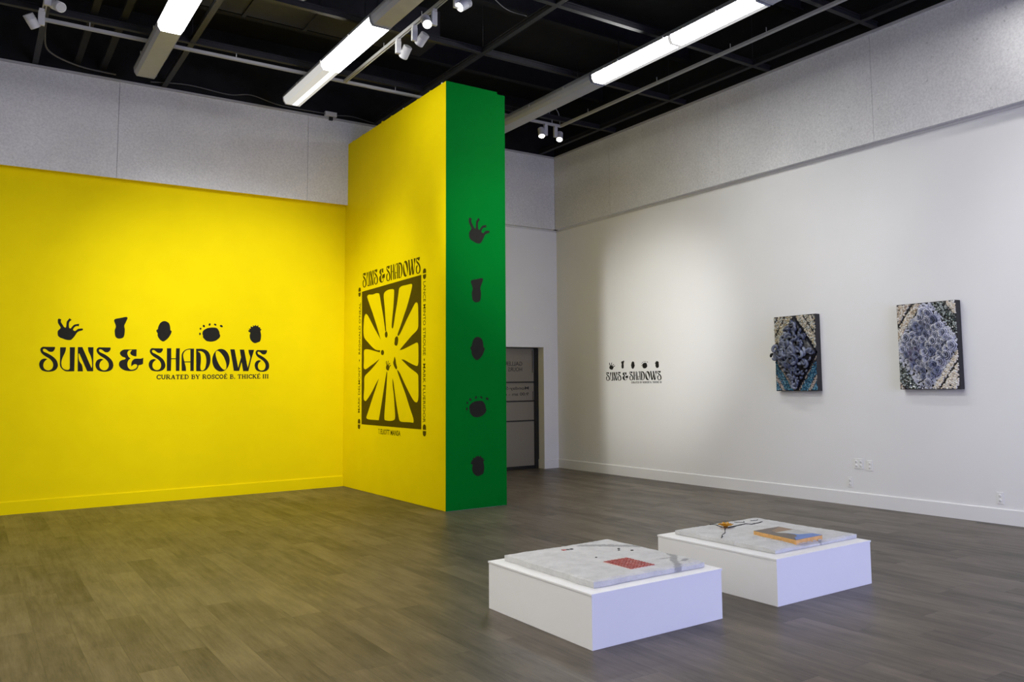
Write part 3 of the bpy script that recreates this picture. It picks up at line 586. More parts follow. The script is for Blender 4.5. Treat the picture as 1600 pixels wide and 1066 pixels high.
head('unlit white spotlight at the upper left corner, hanging lower with a slanted can', TX[0] - 0.02, 9.79, (0.55, 0.35, -0.75), (-0.9, 0.05, 0.0), False)
head('unlit white spotlight at the top left edge with its finned back turned to the room', TX[0], 9.24, (-0.40, 0.80, 0.45), (0.95, 0.0, -0.1), False)
head('white spotlight nearest the yellow partition, can turned away, lens hidden', TX[1], 8.45, (-0.5, 3.3, -3.1), (1, -0.35, 0), True, False, 185, 62, 1.0)
head('white spotlight second from the yellow partition, can turned away, lens hidden', TX[1], 8.03, (-1.2, 3.7, -3.2), (1, -0.35, 0), True, False, 185, 62, 1.0)
head('white spotlight with round lit lens facing the room, third from the yellow partition', TX[1], 7.56, (-0.55, -2.3, -2.4), (-0.9, 0.2, 0), True, False, 25, 45, 1.0)
head('white spotlight lit at the top edge, turned left with its lens edge-on', TX[1], 7.07, (-3.0, -0.35, -2.4), (0.95, -0.2, 0.25), True, False, 165, 60, 1.0)
head('left one of two lit downward spotlights beside the green end of the partition', 6.782, TY, (-0.18, -0.42, -1.0), (-1, -0.1, 0), True, True, 90, 110, 1.0)
head('right one of two lit downward spotlights, at the track corner near the white wall', 6.961, TY, (-0.40, -0.50, -1.0), (1, 0.1, 0), True, True, 90, 110, 1.0)

def fixture(label, x, y0, y1, segs):
    """ceiling strip light: enamel housing, prismatic wraparound lens in tube-long segments, end caps"""
    o = thing('fluorescent_fixture', label, 'ceiling light', (x, (y0 + y1) / 2, GZ), 'fluorescent strip fixtures')
    zb, zm, zt = 5.120, 5.205, 5.262
    q = MB(); q.prism([(x - 0.128, zm), (x + 0.128, zm), (x + 0.128, zm + 0.012), (x + 0.105, zt), (x - 0.105, zt), (x - 0.128, zm + 0.012)], 'y', y0, y1)
    q.build('housing', HOUS, o)
    P = [(x - 0.124, zm - 0.001), (x - 0.118, zm - 0.045), (x - 0.092, zb), (x + 0.092, zb), (x + 0.118, zm - 0.045), (x + 0.124, zm - 0.001)]
    for a, c, m in segs:
        a, c = max(a, y0 + 0.02), min(c, y1 - 0.02)
        if not isinstance(m, tuple): q = MB(); q.prism(P, 'y', a, c); q.build('lens', m, o); continue
        xs, mats = m                      # only one tube of the pair burns: bright and dim strips of the lens
        cut = lambda lo, hi: [(lo if p[0] < lo else hi if p[0] > hi else p[0], p[1]) for p in P]
        zs = lambda xx: zb if abs(xx - x) < 0.092 else zb + 0.04
        edges = [x - 0.2] + [x + e_ for e_ in xs] + [x + 0.2]
        for (lo, hi), mm in zip(zip(edges[:-1], edges[1:]), mats):
            poly = [p for p in P if lo < p[0] < hi]
            poly = [(max(lo, x - 0.124), zm - 0.001)] + ([(lo, zb)] if lo > x - 0.1 else [p for p in P[1:3] if p[0] < hi]) + ([(hi, zb)] if hi < x + 0.1 else [p for p in P[3:5] if p[0] > lo]) + [(min(hi, x + 0.124), zm - 0.001)]
            q = MB(); q.prism(poly, 'y', a, c); q.build('lens', mm, o)
    for a in (y0, y1 - 0.02):
        q = MB(); q.prism([(x - 0.128, zm - 0.001), (x - 0.121, zm - 0.048), (x - 0.094, zb - 0.003), (x + 0.094, zb - 0.003), (x + 0.121, zm - 0.048), (x + 0.128, zm - 0.001)], 'y', a, a + 0.0195); q.build('end_cap', LENSOFF, o)
    for t in (0.2, 0.5, 0.8):
        y = y0 + (y1 - y0) * t
        q = MB(); q.box(x - 0.138, x - 0.128, y - 0.012, y + 0.012, zm - 0.006, zm + 0.02); q.build('clip', TRACKW, o)
        q = MB(); q.box(x + 0.128, x + 0.138, y - 0.012, y + 0.012, zm - 0.006, zm + 0.02); q.build('clip', TRACKW, o)
    for t in (0.15, 0.85):
        y = y0 + (y1 - y0) * t
        q = MB(); q.tube([(x, y, zt), (x, y, GZ + 0.2)], 0.006, 8); q.build('stem', BEAM, o)
    return o
fixture('strip light at the left, bright except for its dark far end by the wall', 1.555, 8.12, 10.83, [(8.14, 9.30, LENSON), (9.301, 10.81, LENSOFF)])
fixture('fully lit strip light left of the yellow partition, dimmer at its far end', 3.30, 7.94, 10.88, [(7.96, 9.42, LENSMID), (9.421, 10.86, ((-0.01, 0.055), (LENSHALF, LENSDIM, LENSHALF)))])
fixture('unlit grey strip light at the top, next to the row of four spotlights', 3.30, 5.05, 7.915, [(5.07, 7.895, LENSOFF)])
fixture('long fully lit strip light at the right, over the open floor', 6.165, 5.31, 7.985, [(5.33, 6.530, ((0.035,), (LENSRIGHT, LENSHALF))), (6.531, 6.580, LENSHALF), (6.581, 7.965, ((0.035,), (LENSRIGHT, LENSHALF)))])
fixture('unlit grey strip light that ends beside the green end of the partition', 6.165, 8.02, 10.75, [(8.04, 10.73, LENSOFF)])
fixture('unlit grey strip light at the top edge, right of the lit one', 6.165, 2.6, 5.285, [(2.62, 5.265, LENSOFF)])

# junction box and loose cables along the ceiling edge
o = thing('junction_box', 'small pale junction box on top of the back wall trim, left of the partition', 'electrical box', (4.116, YB - OFF - 0.05, ZC))
q = MB(); q.box(4.03, 4.20, YB - OFF - 0.085, YB - OFF - 0.024, ZC - 0.005, ZC + 0.062); q.build('box', BOXM, o, 0.004)
q = MB(); q.box(4.10, 4.15, YB - OFF - 0.06, YB - OFF - 0.023, ZC - 0.055, ZC - 0.005); q.build('bracket', DARKF, o)
def cable(label, pts, r, m=CABLE):
    pts = [Vector(p) for p in pts]; out = []
    for i in range(len(pts) - 1):
        p0, p1, p2, p3 = pts[max(i - 1, 0)], pts[i], pts[i + 1], pts[min(i + 2, len(pts) - 1)]
        for k in range(6):
            t = k / 6
            out.append(0.5 * ((2 * p1) + (p2 - p0) * t + (2 * p0 - 5 * p1 + 4 * p2 - p3) * t * t + (3 * p1 - p0 - 3 * p2 + p3) * t ** 3))
    out.append(pts[-1])
    q = MB(); q.tube(out, r, 8); return tag(q.build('cable', m), label, 'cable', 'ceiling cables')
yw = YB - OFF - 0.05
cable('thin cable drooping along the back wall trim toward the junction box', [(1.75, yw, ZC + 0.03), (2.2, yw, ZC + 0.08), (2.7, yw, ZC + 0.05), (3.0, yw, ZC + 0.10), (3.4, yw, ZC + 0.03), (4.03, yw, ZC + 0.03)], 0.008)
cable('thin cable curling down at the upper left above the grey wall boards', [(0.53, 10.2, GZ + 0.1), (0.54, 10.9, GZ + 0.07), (0.62, 11.4, GZ + 0.05), (0.95, 11.68, ZC + 0.04), (1.35, 11.72, ZC + 0.03)], 0.010)
cable('small loop of cable above the two downward spotlights by the white wall', [(6.83, TY, GZ + 0.02), (6.87, TY, GZ + 0.13), (6.95, TY, GZ + 0.19), (7.02, TY, GZ + 0.12), (7.045, TY, TZ + 0.05)], 0.006, HOUS)
cable('cable from the junction box running right along the trim to the partition', [(4.20, yw, ZC + 0.03), (4.45, yw, ZC + 0.055), (4.8, yw, ZC + 0.015), (5.1, yw, ZC + 0.03)], 0.007)
cable('slack cable hanging in the black ceiling right of the topmost spotlight', [(3.75, 7.0, GZ + 0.12), (4.1, 7.15, GZ + 0.05), (4.45, 7.35, GZ + 0.03), (4.80, 7.5, GZ + 0.10)], 0.005)
# ================================================================ vinyl lettering and silhouettes
FL = frame((0, YB, 0), (1, 0, 0), (0, 0, 1), (0, -1, 0))
FRT = frame((XR, 0, 0), (0, -1, 0), (0, 0, 1), (-1, 0, 0))
FG = frame((0, YP, 0), (1, 0, 0), (0, 0, 1), (0, -1, 0))
FP = frame((XP0 - 0.0004, 0, 0), (0, -1, 0), (0, 0, 1), (-1, 0, 0))
U0_, U1_, V0_, V1_ = 0.681, 3.353, 1.650, 1.949
def title(parent, fr, u0, u1, v0, v1, steps=3, m=None):
    sx, sy = (u1 - u0) / (U1_ - U0_), (v1 - v0) / (V1_ - V0_)
    for ch, cs in TITLE:
        shape('letter' if ch != '&' else 'ampersand', [contour(c, (sx, sy), (u0 - U0_ * sx, v0 - V0_ * sy), steps) for c in cs], fr, m or VINYL, parent)
CAP = 'CURATED BY ROSCO\u00c8 B. THICK\u00c9 III'
t = thing('wall_lettering', 'large black SUNS & SHADOWS lettering on the yellow back wall', 'lettering', (2.0, YB - 0.001, 1.6))
title(t, FL, U0_, U1_, V0_, V1_)
serif_text('caption', CAP, FL, 1.950, 3.350, 1.550, 1.608, VINYL, t)
t = thing('wall_lettering', 'small black SUNS & SHADOWS lettering on the white right wall', 'lettering', (XR - 0.001, 9.9, 1.45))
title(t, FRT, -10.541, -9.220, 1.458, 1.592)
serif_text('caption', CAP, FRT, -9.919, -9.220, 1.412, 1.440, VINYL, t)
KIND = {'hand': ('hand_silhouette', 'hand silhouette with four spread fingers'), 'torso': ('torso_silhouette', 'pinched vase-like silhouette with slanted top'),
        'face': ('head_silhouette', 'bald head silhouette with two ears'), 'dotted': ('dotted_head_silhouette', 'round head with dots'),
        'spiky': ('spiky_head_silhouette', 'head silhouette with short spiky hair')}
def icon(key, where, fr, bb=None):
    cs = ICONS[key]; P = [tuple(map(float, p.rstrip('c').split(','))) for c in cs for p in c.split()]
    x0, x1 = min(p[0] for p in P), max(p[0] for p in P); y0, y1 = min(p[1] for p in P), max(p[1] for p in P)
    if bb is None: sc, of = (1, 1), (0, 0)
    else:
        sc = ((bb[1] - bb[0]) / (x1 - x0), (bb[3] - bb[2]) / (y1 - y0)); of = (bb[0] - x0 * sc[0], bb[2] - y0 * sc[1])
    C = [contour(c, sc, of) for c in cs]
    nm, lb = KIND[key]; lab = 'black %s %s' % (lb, where)
    if len(C) == 1: return tag(shape(nm, C, fr, VINYL), lab, 'silhouette', 'black silhouettes')
    w = fr @ Vector((of[0] + sc[0] * (x0 + x1) / 2, of[1] + sc[1] * (y0 + y1) / 2, 0))
    o = thing(nm, lab, 'silhouette', w, 'black silhouettes')
    shape('head', C[:1], fr, VINYL, o)
    for c in C[1:]: shape('dot', [c], fr, VINYL, o)
    return o
for k in KIND: icon(k, 'on the yellow back wall above the large lettering', FL)
for k, bb in {'hand': (4.705, 4.984, 3.095, 3.405), 'torso': (4.731, 4.893, 2.391, 2.684), 'face': (4.722, 4.911, 1.710, 1.984), 'dotted': (4.664, 4.961, 1.046, 1.292), 'spiky': (4.723, 4.905, 0.368, 0.607)}.items():
    icon(k, 'on the green end of the partition', FG, bb)
for k, bb in {'hand': (-10.456, -10.310, 1.631, 1.746), 'torso': (-10.153, -10.079, 1.643, 1.765), 'face': (-9.916, -9.826, 1.632, 1.747), 'dotted': (-9.670, -9.521, 1.634, 1.743), 'spiky': (-9.359, -9.271, 1.633, 1.739)}.items():
    icon(k, 'on the white right wall above the small lettering', FRT, bb)
# poster graphic cut from vinyl on the yellow side of the partition
t = thing('exhibition_poster', 'tall black sunburst poster with names around it on the yellow partition', 'poster', (XP0 - 0.001, 10.25, 0.8))
cs = [contour(c) for c in POSTER]
shape('sunburst', cs[:2], FP, POSTERV, t)
for c in cs[2:]: shape('head', [c], FP, POSTERV, t)
hc = ICONS['hand'][0]
shape('hand', [contour(hc, (0.152 / 0.266, 0.129 / 0.267), (-10.357 - 0.852 * 0.152 / 0.266, 1.624 - 2.033 * 0.129 / 0.267))], FP, POSTERV, t)
title(t, FP, -11.190, -9.330, 2.796, 3.000, 3, POSTERV)
for u0, u1, v0, v1 in ((-11.344, -11.261, 2.682, 2.814), (-9.261, -9.177, 2.705, 2.836), (-11.315, -11.232, 0.834, 0.975), (-9.252, -9.165, 0.821, 0.963)):
    um, r, g = (u0 + u1) / 2, (u1 - u0) / 2, 0.007
    vm = (v0 + v1) / 2; hh = (v1 - v0) / 2
    for s in (1, -1):
        c = [(um + r, vm + s * g), (um + r, vm + s * hh * 0.5)] + [(um + r * math.cos(a), vm + s * (hh * 0.5 + hh * 0.5 * math.sin(a))) for a in [math.pi * k / 8 for k in range(1, 8)]] + [(um - r, vm + s * hh * 0.5), (um - r, vm + s * g), (um - r * 0.3, vm + s * g * 0.2 + s * 0.006)]
        shape('end_mark', [c], FP, POSTERV, t)
def bullet(u, v): shape('bullet', [[(u + 0.012 * math.cos(k * math.pi / 6), v + 0.016 * math.sin(k * math.pi / 6)) for k in range(12)]], FP, POSTERV, t)
text('name', 'LANCE MINTO STROUSE', FP, -9.252, -9.185, 1.783, 2.678, POSTERV, t, 0.006, False, -1)
bullet(-9.220, 1.731)
text('name', 'MARK FLUERIDOR', FP, -9.252, -9.185, 0.982, 1.685, POSTERV, t, 0.006, False, -1)
text('name', 'MARK DELMONT', FP, -11.318, -11.252, 1.060, 1.696, POSTERV, t, 0.006, False, 1)
bullet(-11.285, 1.785)
text('name', 'REGINALD O\u2019NEAL', FP, -11.318, -11.252, 1.872, 2.596, POSTERV, t, 0.006, False, 1)
text('name', 'T.', FP, -10.590, -10.548, 0.797, 0.862, POSTERV, t, 0.012)
text('name', 'ELIOTT MANSA', FP, -10.520, -9.895, 0.795, 0.862, POSTERV, t, 0.012)

# ================================================================ outlets on the right wall
def outlet(label, y0, y1, z0, z1, gangs, switch=False):
    """duplex wall plate; y0 > y1"""
    o = thing('wall_outlet', label, 'outlet', (XR, (y0 + y1) / 2, z0), 'white wall plates')
    q = MB(); q.box(XR - 0.007, XR, y1, y0, z0, z1); q.build('plate', PLATE, o, 0.003)
    n = gangs; w = (y0 - y1) / n
    for g in range(n):
        yc = y1 + w * (g + 0.5)
        for zc in (z0 + (z1 - z0) * 0.30, z0 + (z1 - z0) * 0.70):
            q = MB(); q.lathe([(0.0, 0.0025), (0.015, 0.0025), (0.017, 0.0), (0.017, -0.002)], (XR - 0.007, yc, zc), (-1, 0, 0), 16)
            s = q.build('socket', PLATE, o)
            q = MB()
            for dy in (-0.006, 0.006): q.box(XR - 0.0102, XR - 0.0094, yc + dy - 0.0012, yc + dy + 0.0012, zc - 0.001, zc + 0.008)
            q.box(XR - 0.0102, XR - 0.0094, yc - 0.002, yc + 0.002, zc - 0.009, zc - 0.005); q.build('socket_holes', SLOT, s)
outlet('wide white double wall plate below the left relief panel', 5.963, 5.842, 0.415, 0.531, 2)
outlet('narrow white wall plate just right of the double plate', 5.791, 5.719, 0.402, 0.518, 1)
outlet('low white wall outlet just above the baseboard, under the double plate', 6.060, 5.993, 0.200, 0.313, 1)
outlet('white wall outlet at the far right, just above the baseboard', 4.331, 4.264, 0.192, 0.306, 1)

# ================================================================ plinths and concrete slabs
def plinth(label, x0, x1, y0, y1, h):
    o = thing('display_plinth', label, 'plinth', ((x0 + x1) / 2, (y0 + y1) / 2, 0), 'low white plinths')
    q = MB(); q.box(x0 + 0.004, x1 - 0.004, y0 + 0.004, y1 - 0.004, 0, h - 0.0125); q.build('body', PLINTHW, o, 0.0015)
    q = MB(); q.box(x0, x1, y0, y1, h - 0.012, h); q.build('top_board', PLINTHW, o, 0.0015)
    return o
HA, HB = 0.2955, 0.2955
plinth('low white plinth in front, carrying the slab with the red mosaic', 2.741, 3.728, 3.686, 4.795, HA)
plinth('low white plinth behind, carrying the slab with the yellow flower', 4.176, 5.165, 3.650, 4.790, HB)

def slab(label, x0, x1, y0, y1, z0, h, seed, m, lines, dip):
    """cast slab: uneven top, wavering outline, ragged arrises; 'stain' attribute follows the given strokes"""
    rnd = random.Random(seed); N = 84
    from mathutils import noise as mn
    def nz(x, y, s): return mn.noise(Vector((x * s + seed * 7.3, y * s, seed)))
    vs = []; st = []
    for j in range(N + 1):
        for i in range(N + 1):
            a, c = i / N, j / N
            x, y = x0 + (x1 - x0) * a, y0 + (y1 - y0) * c
            wob = 0.010
            x += wob * nz(y, 3, 6) * (1 - 2 * a) * -1 + 0.004 * nz(y, x, 30) * (abs(2 * a - 1) ** 6)
            y += wob * nz(x, 5, 6) * (1 - 2 * c) * -1 + 0.004 * nz(x, y, 30) * (abs(2 * c - 1) ** 6)
            e = min(a, 1 - a, c, 1 - c)
            z = z0 + h + 0.003 * nz(x, y, 5) + 0.0018 * nz(x, y, 25) + 0.0012 * nz(x, y, 70)
            z -= dip(a, c) * (1 + 0.5 * nz(x, y, 9))
            if e < 0.012: z -= 0.004 + 0.004 * abs(nz(x, y, 22))
            s = 0.0
            for pts, w in lines:
                dm = 9
                for (ax, ay), (bx, by) in zip(pts[:-1], pts[1:]):
                    dx, dy = bx - ax, by - ay; L = dx * dx + dy * dy or 1e-9
                    tt = max(0, min(1, ((x - ax) * dx + (y - ay) * dy) / L))
                    dm = min(dm, math.hypot(x - ax - dx * tt, y - ay - dy * tt))
                s = max(s, max(0.0, 1 - dm / w))
            vs.append((x, y, z)); st.append(s)
    fs = [(j * (N + 1) + i, j * (N + 1) + i + 1, (j + 1) * (N + 1) + i + 1, (j + 1) * (N + 1) + i) for j in range(N) for i in range(N)]
    ring = [i for i in range(N + 1)] + [(j) * (N + 1) + N for j in range(1, N + 1)] + [N * (N + 1) + i for i in range(N - 1, -1, -1)] + [j * (N + 1) for j in range(N - 1, 0, -1)]
    prev = ring
    for lev in (0.66, 0.33, 0.0):
        cur = []
        for r in ring:
            x, y, z = vs[r]; k = 0.0025 * nz(x + lev, y, 45) if lev else -0.002
            cx, cy = (x0 + x1) / 2, (y0 + y1) / 2; dl = math.hypot(x - cx, y - cy)
            cur.append(len(vs)); vs.append((x + (x - cx) / dl * k, y + (y - cy) / dl * k, z0 + (z - z0) * lev)); st.append(st[r])
        n = len(ring); fs += [(prev[i], cur[i], cur[(i + 1) % n], prev[(i + 1) % n]) for i in range(n)]; prev = cur
    fs.append(tuple(prev))
    me = bpy.data.meshes.new('slab'); me.from_pydata(vs, [], fs); me.materials.append(m)
    at = me.attributes.new('stain', 'FLOAT', 'POINT'); at.data.foreach_set('value', st)
    bm = bmesh.new(); bm.from_mesh(me); bmesh.ops.recalc_face_normals(bm, faces=bm.faces); bm.to_mesh(me); bm.free()
    t = thing('concrete_slab', label, 'slab', ((x0 + x1) / 2, (y0 + y1) / 2, z0), 'cast concrete slabs')
    o = bpy.data.objects.new('slab', me); COL.objects.link(o); o.parent = t; o.matrix_parent_inverse = Matrix.Translation(-t.location)
    return t
CONC = concrete('pale_cast_concrete', (0.52, 0.52, 0.51), (0.66, 0.66, 0.645), (0.20, 0.20, 0.20))
CONC2 = concrete('pale_sanded_concrete', (0.54, 0.54, 0.53), (0.67, 0.67, 0.655), (0.26, 0.26, 0.26))
HS = 0.038
slabA = slab('grey concrete slab with dark stains and a red mosaic, on the front plinth', 2.824, 3.668, 3.778, 4.728, HA + 0.0015, HS, 3, CONC,
     [([(3.38, 4.64), (3.45, 4.60), (3.52, 4.54), (3.60, 4.45), (3.66, 4.37)], 0.060), ([(3.66, 4.09), (3.62, 4.0), (3.53, 3.90), (3.46, 3.78)], 0.038), ([(3.50, 3.85), (3.44, 3.77)], 0.03), ([(3.57, 3.86), (3.62, 3.88)], 0.030), ([(3.48, 4.0), (3.56, 3.98)], 0.018)],
     lambda a, c: 0.006 * max(0, 1 - c / 0.06) * (1 if a > 0.6 else 0.4))
ZA = HA + 0.0015 + HS
# red mosaic: rows of small glossy tiles set in the concrete
TILE = paint('red_glazed_tile', (0.33, 0.016, 0.012), 0.3, 0.35, 60, 0.0, 0.5)
GROUT = paint('pale_pink_grout', (0.74, 0.60, 0.57), 0.8, 0.1, 60)
q = MB(); MX0, MX1, MY0, MY1 = 3.166, 3.354, 3.868, 4.139
q.box(MX0, MX1, MY0, MY1, ZA - 0.004, ZA + 0.0030); bed = q.build('mosaic_bed', GROUT, slabA); bed['label'] = 'pale grout bed of the red mosaic'
q = MB(); nx, ny = 7, 10
for i in range(nx):
    for j in range(ny):
        px, py = (MX1 - MX0) / nx, (MY1 - MY0) / ny
        cx, cy = MX0 + (i + 0.5) * px + random.uniform(-.001, .001), MY0 + (j + 0.5) * py + random.uniform(-.001, .001)
        q.box(cx - px * 0.34, cx + px * 0.34, cy - py * 0.34, cy + py * 0.34, ZA + 0.002, ZA + 0.0055 + random.uniform(0, .001))
mt = q.build('mosaic_tiles', TILE, slabA); mt['label'] = 'red mosaic tiles'; mt['kind'] = 'stuff'
for x, y, r in ((3.195, 4.593, .013), (3.222, 4.587, .010), (3.252, 4.587, .010), (3.217, 4.272, .006), (3.50, 4.40, .007), (3.53, 4.30, .008), (3.47, 4.36, .006)):
    q = MB(); q.box(x - r, x + r, y - r, y + r, ZA - 0.003, ZA + 0.004); q.build('pebble', TILE if x < 3.21 else CANVAS, slabA, 0.002)
slabB = slab('grey concrete slab with cracks, a flower and a painting, on the rear plinth', 4.290, 5.158, 3.758, 4.716, HB + 0.0015, HS - 0.006, 9, CONC2, [([(4.80, 3.80), (4.75, 3.765)], 0.02)],
     lambda a, c: 0.012 * max(0, 1 - c / 0.09) * (1 - abs(2 * a - 1)) + 0.008 * max(0, 1 - math.hypot(a - 0.02, c - 0.02) / 0.08))
ZB = HB + 0.0015 + HS - 0.006
CRACK = paint('dark_crack', (0.045, 0.045, 0.045), 0.9, 0.2, 40)
def crack(pts, w, label):
    q = MB(); P = []
    for (ax, ay), (bx, by) in zip(pts[:-1], pts[1:]):
        for k in range(5):
            t_ = k / 5; P.append((ax + (bx - ax) * t_ + random.uniform(-.004, .004), ay + (by - ay) * t_ + random.uniform(-.004, .004)))
    P.append(pts[-1]); n = len(P)
    vs = []
    for i, (x, y) in enumerate(P):
        dx, dy = P[min(i + 1, n - 1)][0] - P[max(i - 1, 0)][0], P[min(i + 1, n - 1)][1] - P[max(i - 1, 0)][1]; L = math.hypot(dx, dy) or 1
        ww = w * random.uniform(0.6, 1.2) * (0.35 + 0.65 * (1 - i / n))
        for z in (ZB + 0.0032, ZB - 0.004): vs += [(x - dy / L * ww, y + dx / L * ww, z), (x + dy / L * ww, y - dx / L * ww, z)]
    fs = []
    for i in range(n - 1):
        a, c = 4 * i, 4 * i + 4
        fs += [(a, a + 1, c + 1, c), (a + 2, c + 2, c + 3, a + 3), (a, c, c + 2, a + 2), (a + 1, a + 3, c + 3, c + 1)]
    fs += [(0, 2, 3, 1), (4 * n - 4, 4 * n - 3, 4 * n - 1, 4 * n - 2)]
    q.add(vs, fs); o = q.build('crack', CRACK, slabB); o['label'] = label
crack([(4.640, 4.520), (4.777, 4.537), (4.861, 4.552), (4.889, 4.508), (4.955, 4.512), (5.037, 4.531)], 0.010, 'long dark crack right of the flower')
crack([(4.622, 4.560), (4.661, 4.666), (4.646, 4.712)], 0.008, 'crack from the flower to the far edge')
crack([(4.600, 4.505), (4.559, 4.464), (4.456, 4.37), (4.403, 4.345), (4.337, 4.281), (4.312, 4.262)], 0.0035, 'crack from the flower to the near left edge')
crack([(4.86, 4.66), (4.91, 4.60), (4.94, 4.64)], 0.003, 'faint scratch near the far corner')
crack([(5.00, 4.62), (5.05, 4.60), (5.09, 4.63)], 0.003, 'faint scratch near the far corner')
# yellow flower growing out of the cracks
PETAL = paint('golden_petal', (0.60, 0.29, 0.012), 0.45, 0.2, 60)
FCEN = paint('brown_flower_centre', (0.20, 0.09, 0.012), 0.8, 0.3, 90)
fx, fy = 4.630, 4.530
fl = thing('flower', 'small yellow flower standing in the cracks of the rear slab', 'flower', (fx, fy, ZB))
for k in range(13):
    a = k * 2.399; ring = 0 if k < 8 else 1; L = 0.050 if ring == 0 else 0.034; w = 0.016
    up = 0.35 if ring == 0 else 0.95; ca, sa = math.cos(a), math.sin(a)
    vs = []
    for s_ in range(6):
        tt = s_ / 5; r_ = 0.008 + L * tt; ww = w * math.sin(math.pi * (0.12 + 0.80 * tt)) ; z = ZB + 0.010 + L * up * tt * (1 - 0.25 * tt)
        for sg in (-1, 0, 1): vs.append((fx + ca * r_ - sa * ww * sg, fy + sa * r_ + ca * ww * sg, z + (0.004 if sg else 0)))
    nv = len(vs); vs2 = vs + [(x, y, z - 0.0015) for x, y, z in vs]
    fs = []
    for i in range(5):
        for j in range(2):
            c = i * 3 + j; fs += [(c, c + 1, c + 4, c + 3), (nv + c, nv + c + 3, nv + c + 4, nv + c + 1)]
    per = [0, 1, 2, 5, 8, 11, 14, 17, 16, 15, 12, 9, 6, 3]
    fs += [(per[i], per[(i + 1) % 14], nv + per[(i + 1) % 14], nv + per[i]) for i in range(14)]
    q = MB(); q.add(vs2, fs, 0, True); q.build('petal', PETAL, fl)
q = MB(); q.lathe([(0.0, 0.0), (0.014, 0.0), (0.018, 0.012), (0.014, 0.024), (0.0, 0.028)], (fx, fy, ZB - 0.001), (0, 0, 1), 14); q.build('flower_centre', FCEN, fl)
# painted wood panel lying on the slab
WOODE = paint('orange_wood_edge', (0.74, 0.42, 0.15), 0.55, 0.15, 30)
pc = [(4.524, 3.780), (4.805, 3.783), (4.843, 4.203), (4.574, 4.201)]
pn = thing('painted_wood_panel', 'small wooden panel painted brown, grey and blue, lying on the rear slab', 'painting', (4.69, 3.99, ZB))
q = MB(); zp0, zp1 = ZB - 0.006, ZB + 0.026
q.add([(x, y, zp0) for x, y in pc] + [(x, y, zp1) for x, y in pc], [(3, 2, 1, 0), (4, 5, 6, 7), (0, 1, 5, 4), (1, 2, 6, 5), (2, 3, 7, 6), (3, 0, 4, 7)])
q.build('wood_board', WOODE, pn, 0.001)
FT = frame((0, 0, zp1), (1, 0, 0), (0, 1, 0), (0, 0, 1))
def col(name, c): return paint(name, c, 0.4, 0.12, 25)
layers = [('painted_brown_ground', (0.150, 0.120, 0.098), pc, 0.0004),
 ('painted_tan_field', (0.30, 0.20, 0.125), [(4.67, 4.12), (4.838, 4.190), (4.823, 4.050), (4.642, 4.050)], 0.0007),
 ('painted_grey_swoosh', (0.50, 0.51, 0.49), [(4.635, 4.050), (4.820, 4.052), (4.807, 3.860), (4.687, 3.890), (4.676, 3.980)], 0.0009),
 ('painted_blue_field', (0.14, 0.24, 0.56), [(4.676, 3.980), (4.700, 3.900), (4.806, 3.868), (4.803, 3.785), (4.530, 3.782), (4.588, 3.845), (4.640, 3.862), (4.680, 3.921)], 0.0011)]
for nm, c, poly, ext in layers: shape(nm, [[(x, y) for x, y in poly]], FT, col(nm, c), pn, ext)
# loose grit around the panel
q = MB()
for k in range(260):
    a = random.random() * 4
    if a < 2.2: x, y = 4.50 + random.gauss(0, .022), 3.78 + random.random() * 0.36
    else: x, y = 4.52 + random.random() * 0.28, 3.775 + random.gauss(0, .010)
    if 4.53 < x < 4.80 and y > 3.788: continue
    if y < 3.768: continue
    r_ = random.uniform(.0015, .0045); z = ZB - 0.001
    q.add([(x - r_, y - r_, z), (x + r_, y - r_, z), (x + r_, y + r_, z), (x - r_, y + r_, z), (x, y, z + r_ * 1.6)], [(3, 2, 1, 0), (0, 1, 4), (1, 2, 4), (2, 3, 4), (3, 0, 4)])
g = q.build('concrete_grit', CONC2, slabB); g['kind'] = 'stuff'; g['label'] = 'loose concrete grit around the painted panel'
# ================================================================ relief artworks on the right wall
def beads(name, parent, m, pts, r0, r1, flat, xf, label):
    """a crust of small shells or glass bits: many flattened nuggets, uncountable -> one mesh"""
    q = MB()
    ico = [(0, 0, 1)] + [(0.89 * math.cos(a), 0.89 * math.sin(a), 0.45) for a in [2 * math.pi * k / 5 for k in range(5)]] + [(0.89 * math.cos(a), 0.89 * math.sin(a), -0.45) for a in [2 * math.pi * (k + .5) / 5 for k in range(5)]] + [(0, 0, -1)]
    fs = [(0, 1 + k, 1 + (k + 1) % 5) for k in range(5)] + [(1 + k, 6 + k, 1 + (k + 1) % 5) for k in range(5)] + [(1 + (k + 1) % 5, 6 + k, 6 + (k + 1) % 5) for k in range(5)] + [(11, 6 + (k + 1) % 5, 6 + k) for k in range(5)]
    mats = m if isinstance(m, list) else [m]
    for u, v in pts:
        r = random.uniform(r0, r1); a = random.random() * 6.28; el = random.uniform(0.6, 1.0)
        vs = []
        for p in ico:
            x, y, z = p[0] * r, p[1] * r * el, p[2] * r * flat
            x, y = x * math.cos(a) - y * math.sin(a), x * math.sin(a) + y * math.cos(a)
            vs.append(xf(u + x, v + y, z + random.uniform(0.2, 0.9) * r * flat))
        q.add(vs, fs, random.randrange(len(mats)), flat > 0.7)
    o = q.build(name, mats, parent); o['kind'] = 'stuff'; o['label'] = label
    return o
def corner_t(u, v, W, H): return abs(u / W - 0.5) * 2 + abs(v / H - 0.5) * 2 - 1
def scatter(n, W, H, quad, bands, mg=0.010):
    out = []; k = 0
    while len(out) < n and k < n * 60:
        k += 1; u, v = random.uniform(mg, W - mg), random.uniform(mg, H - mg)
        qd = ('T' if v > H / 2 else 'B') + ('R' if u > W / 2 else 'L')
        if qd != quad: continue
        t_ = corner_t(u, v, W, H) + random.gauss(0, 0.012)
        if any(a <= t_ <= b_ for a, b_ in bands): out.append((u, v))
    return out
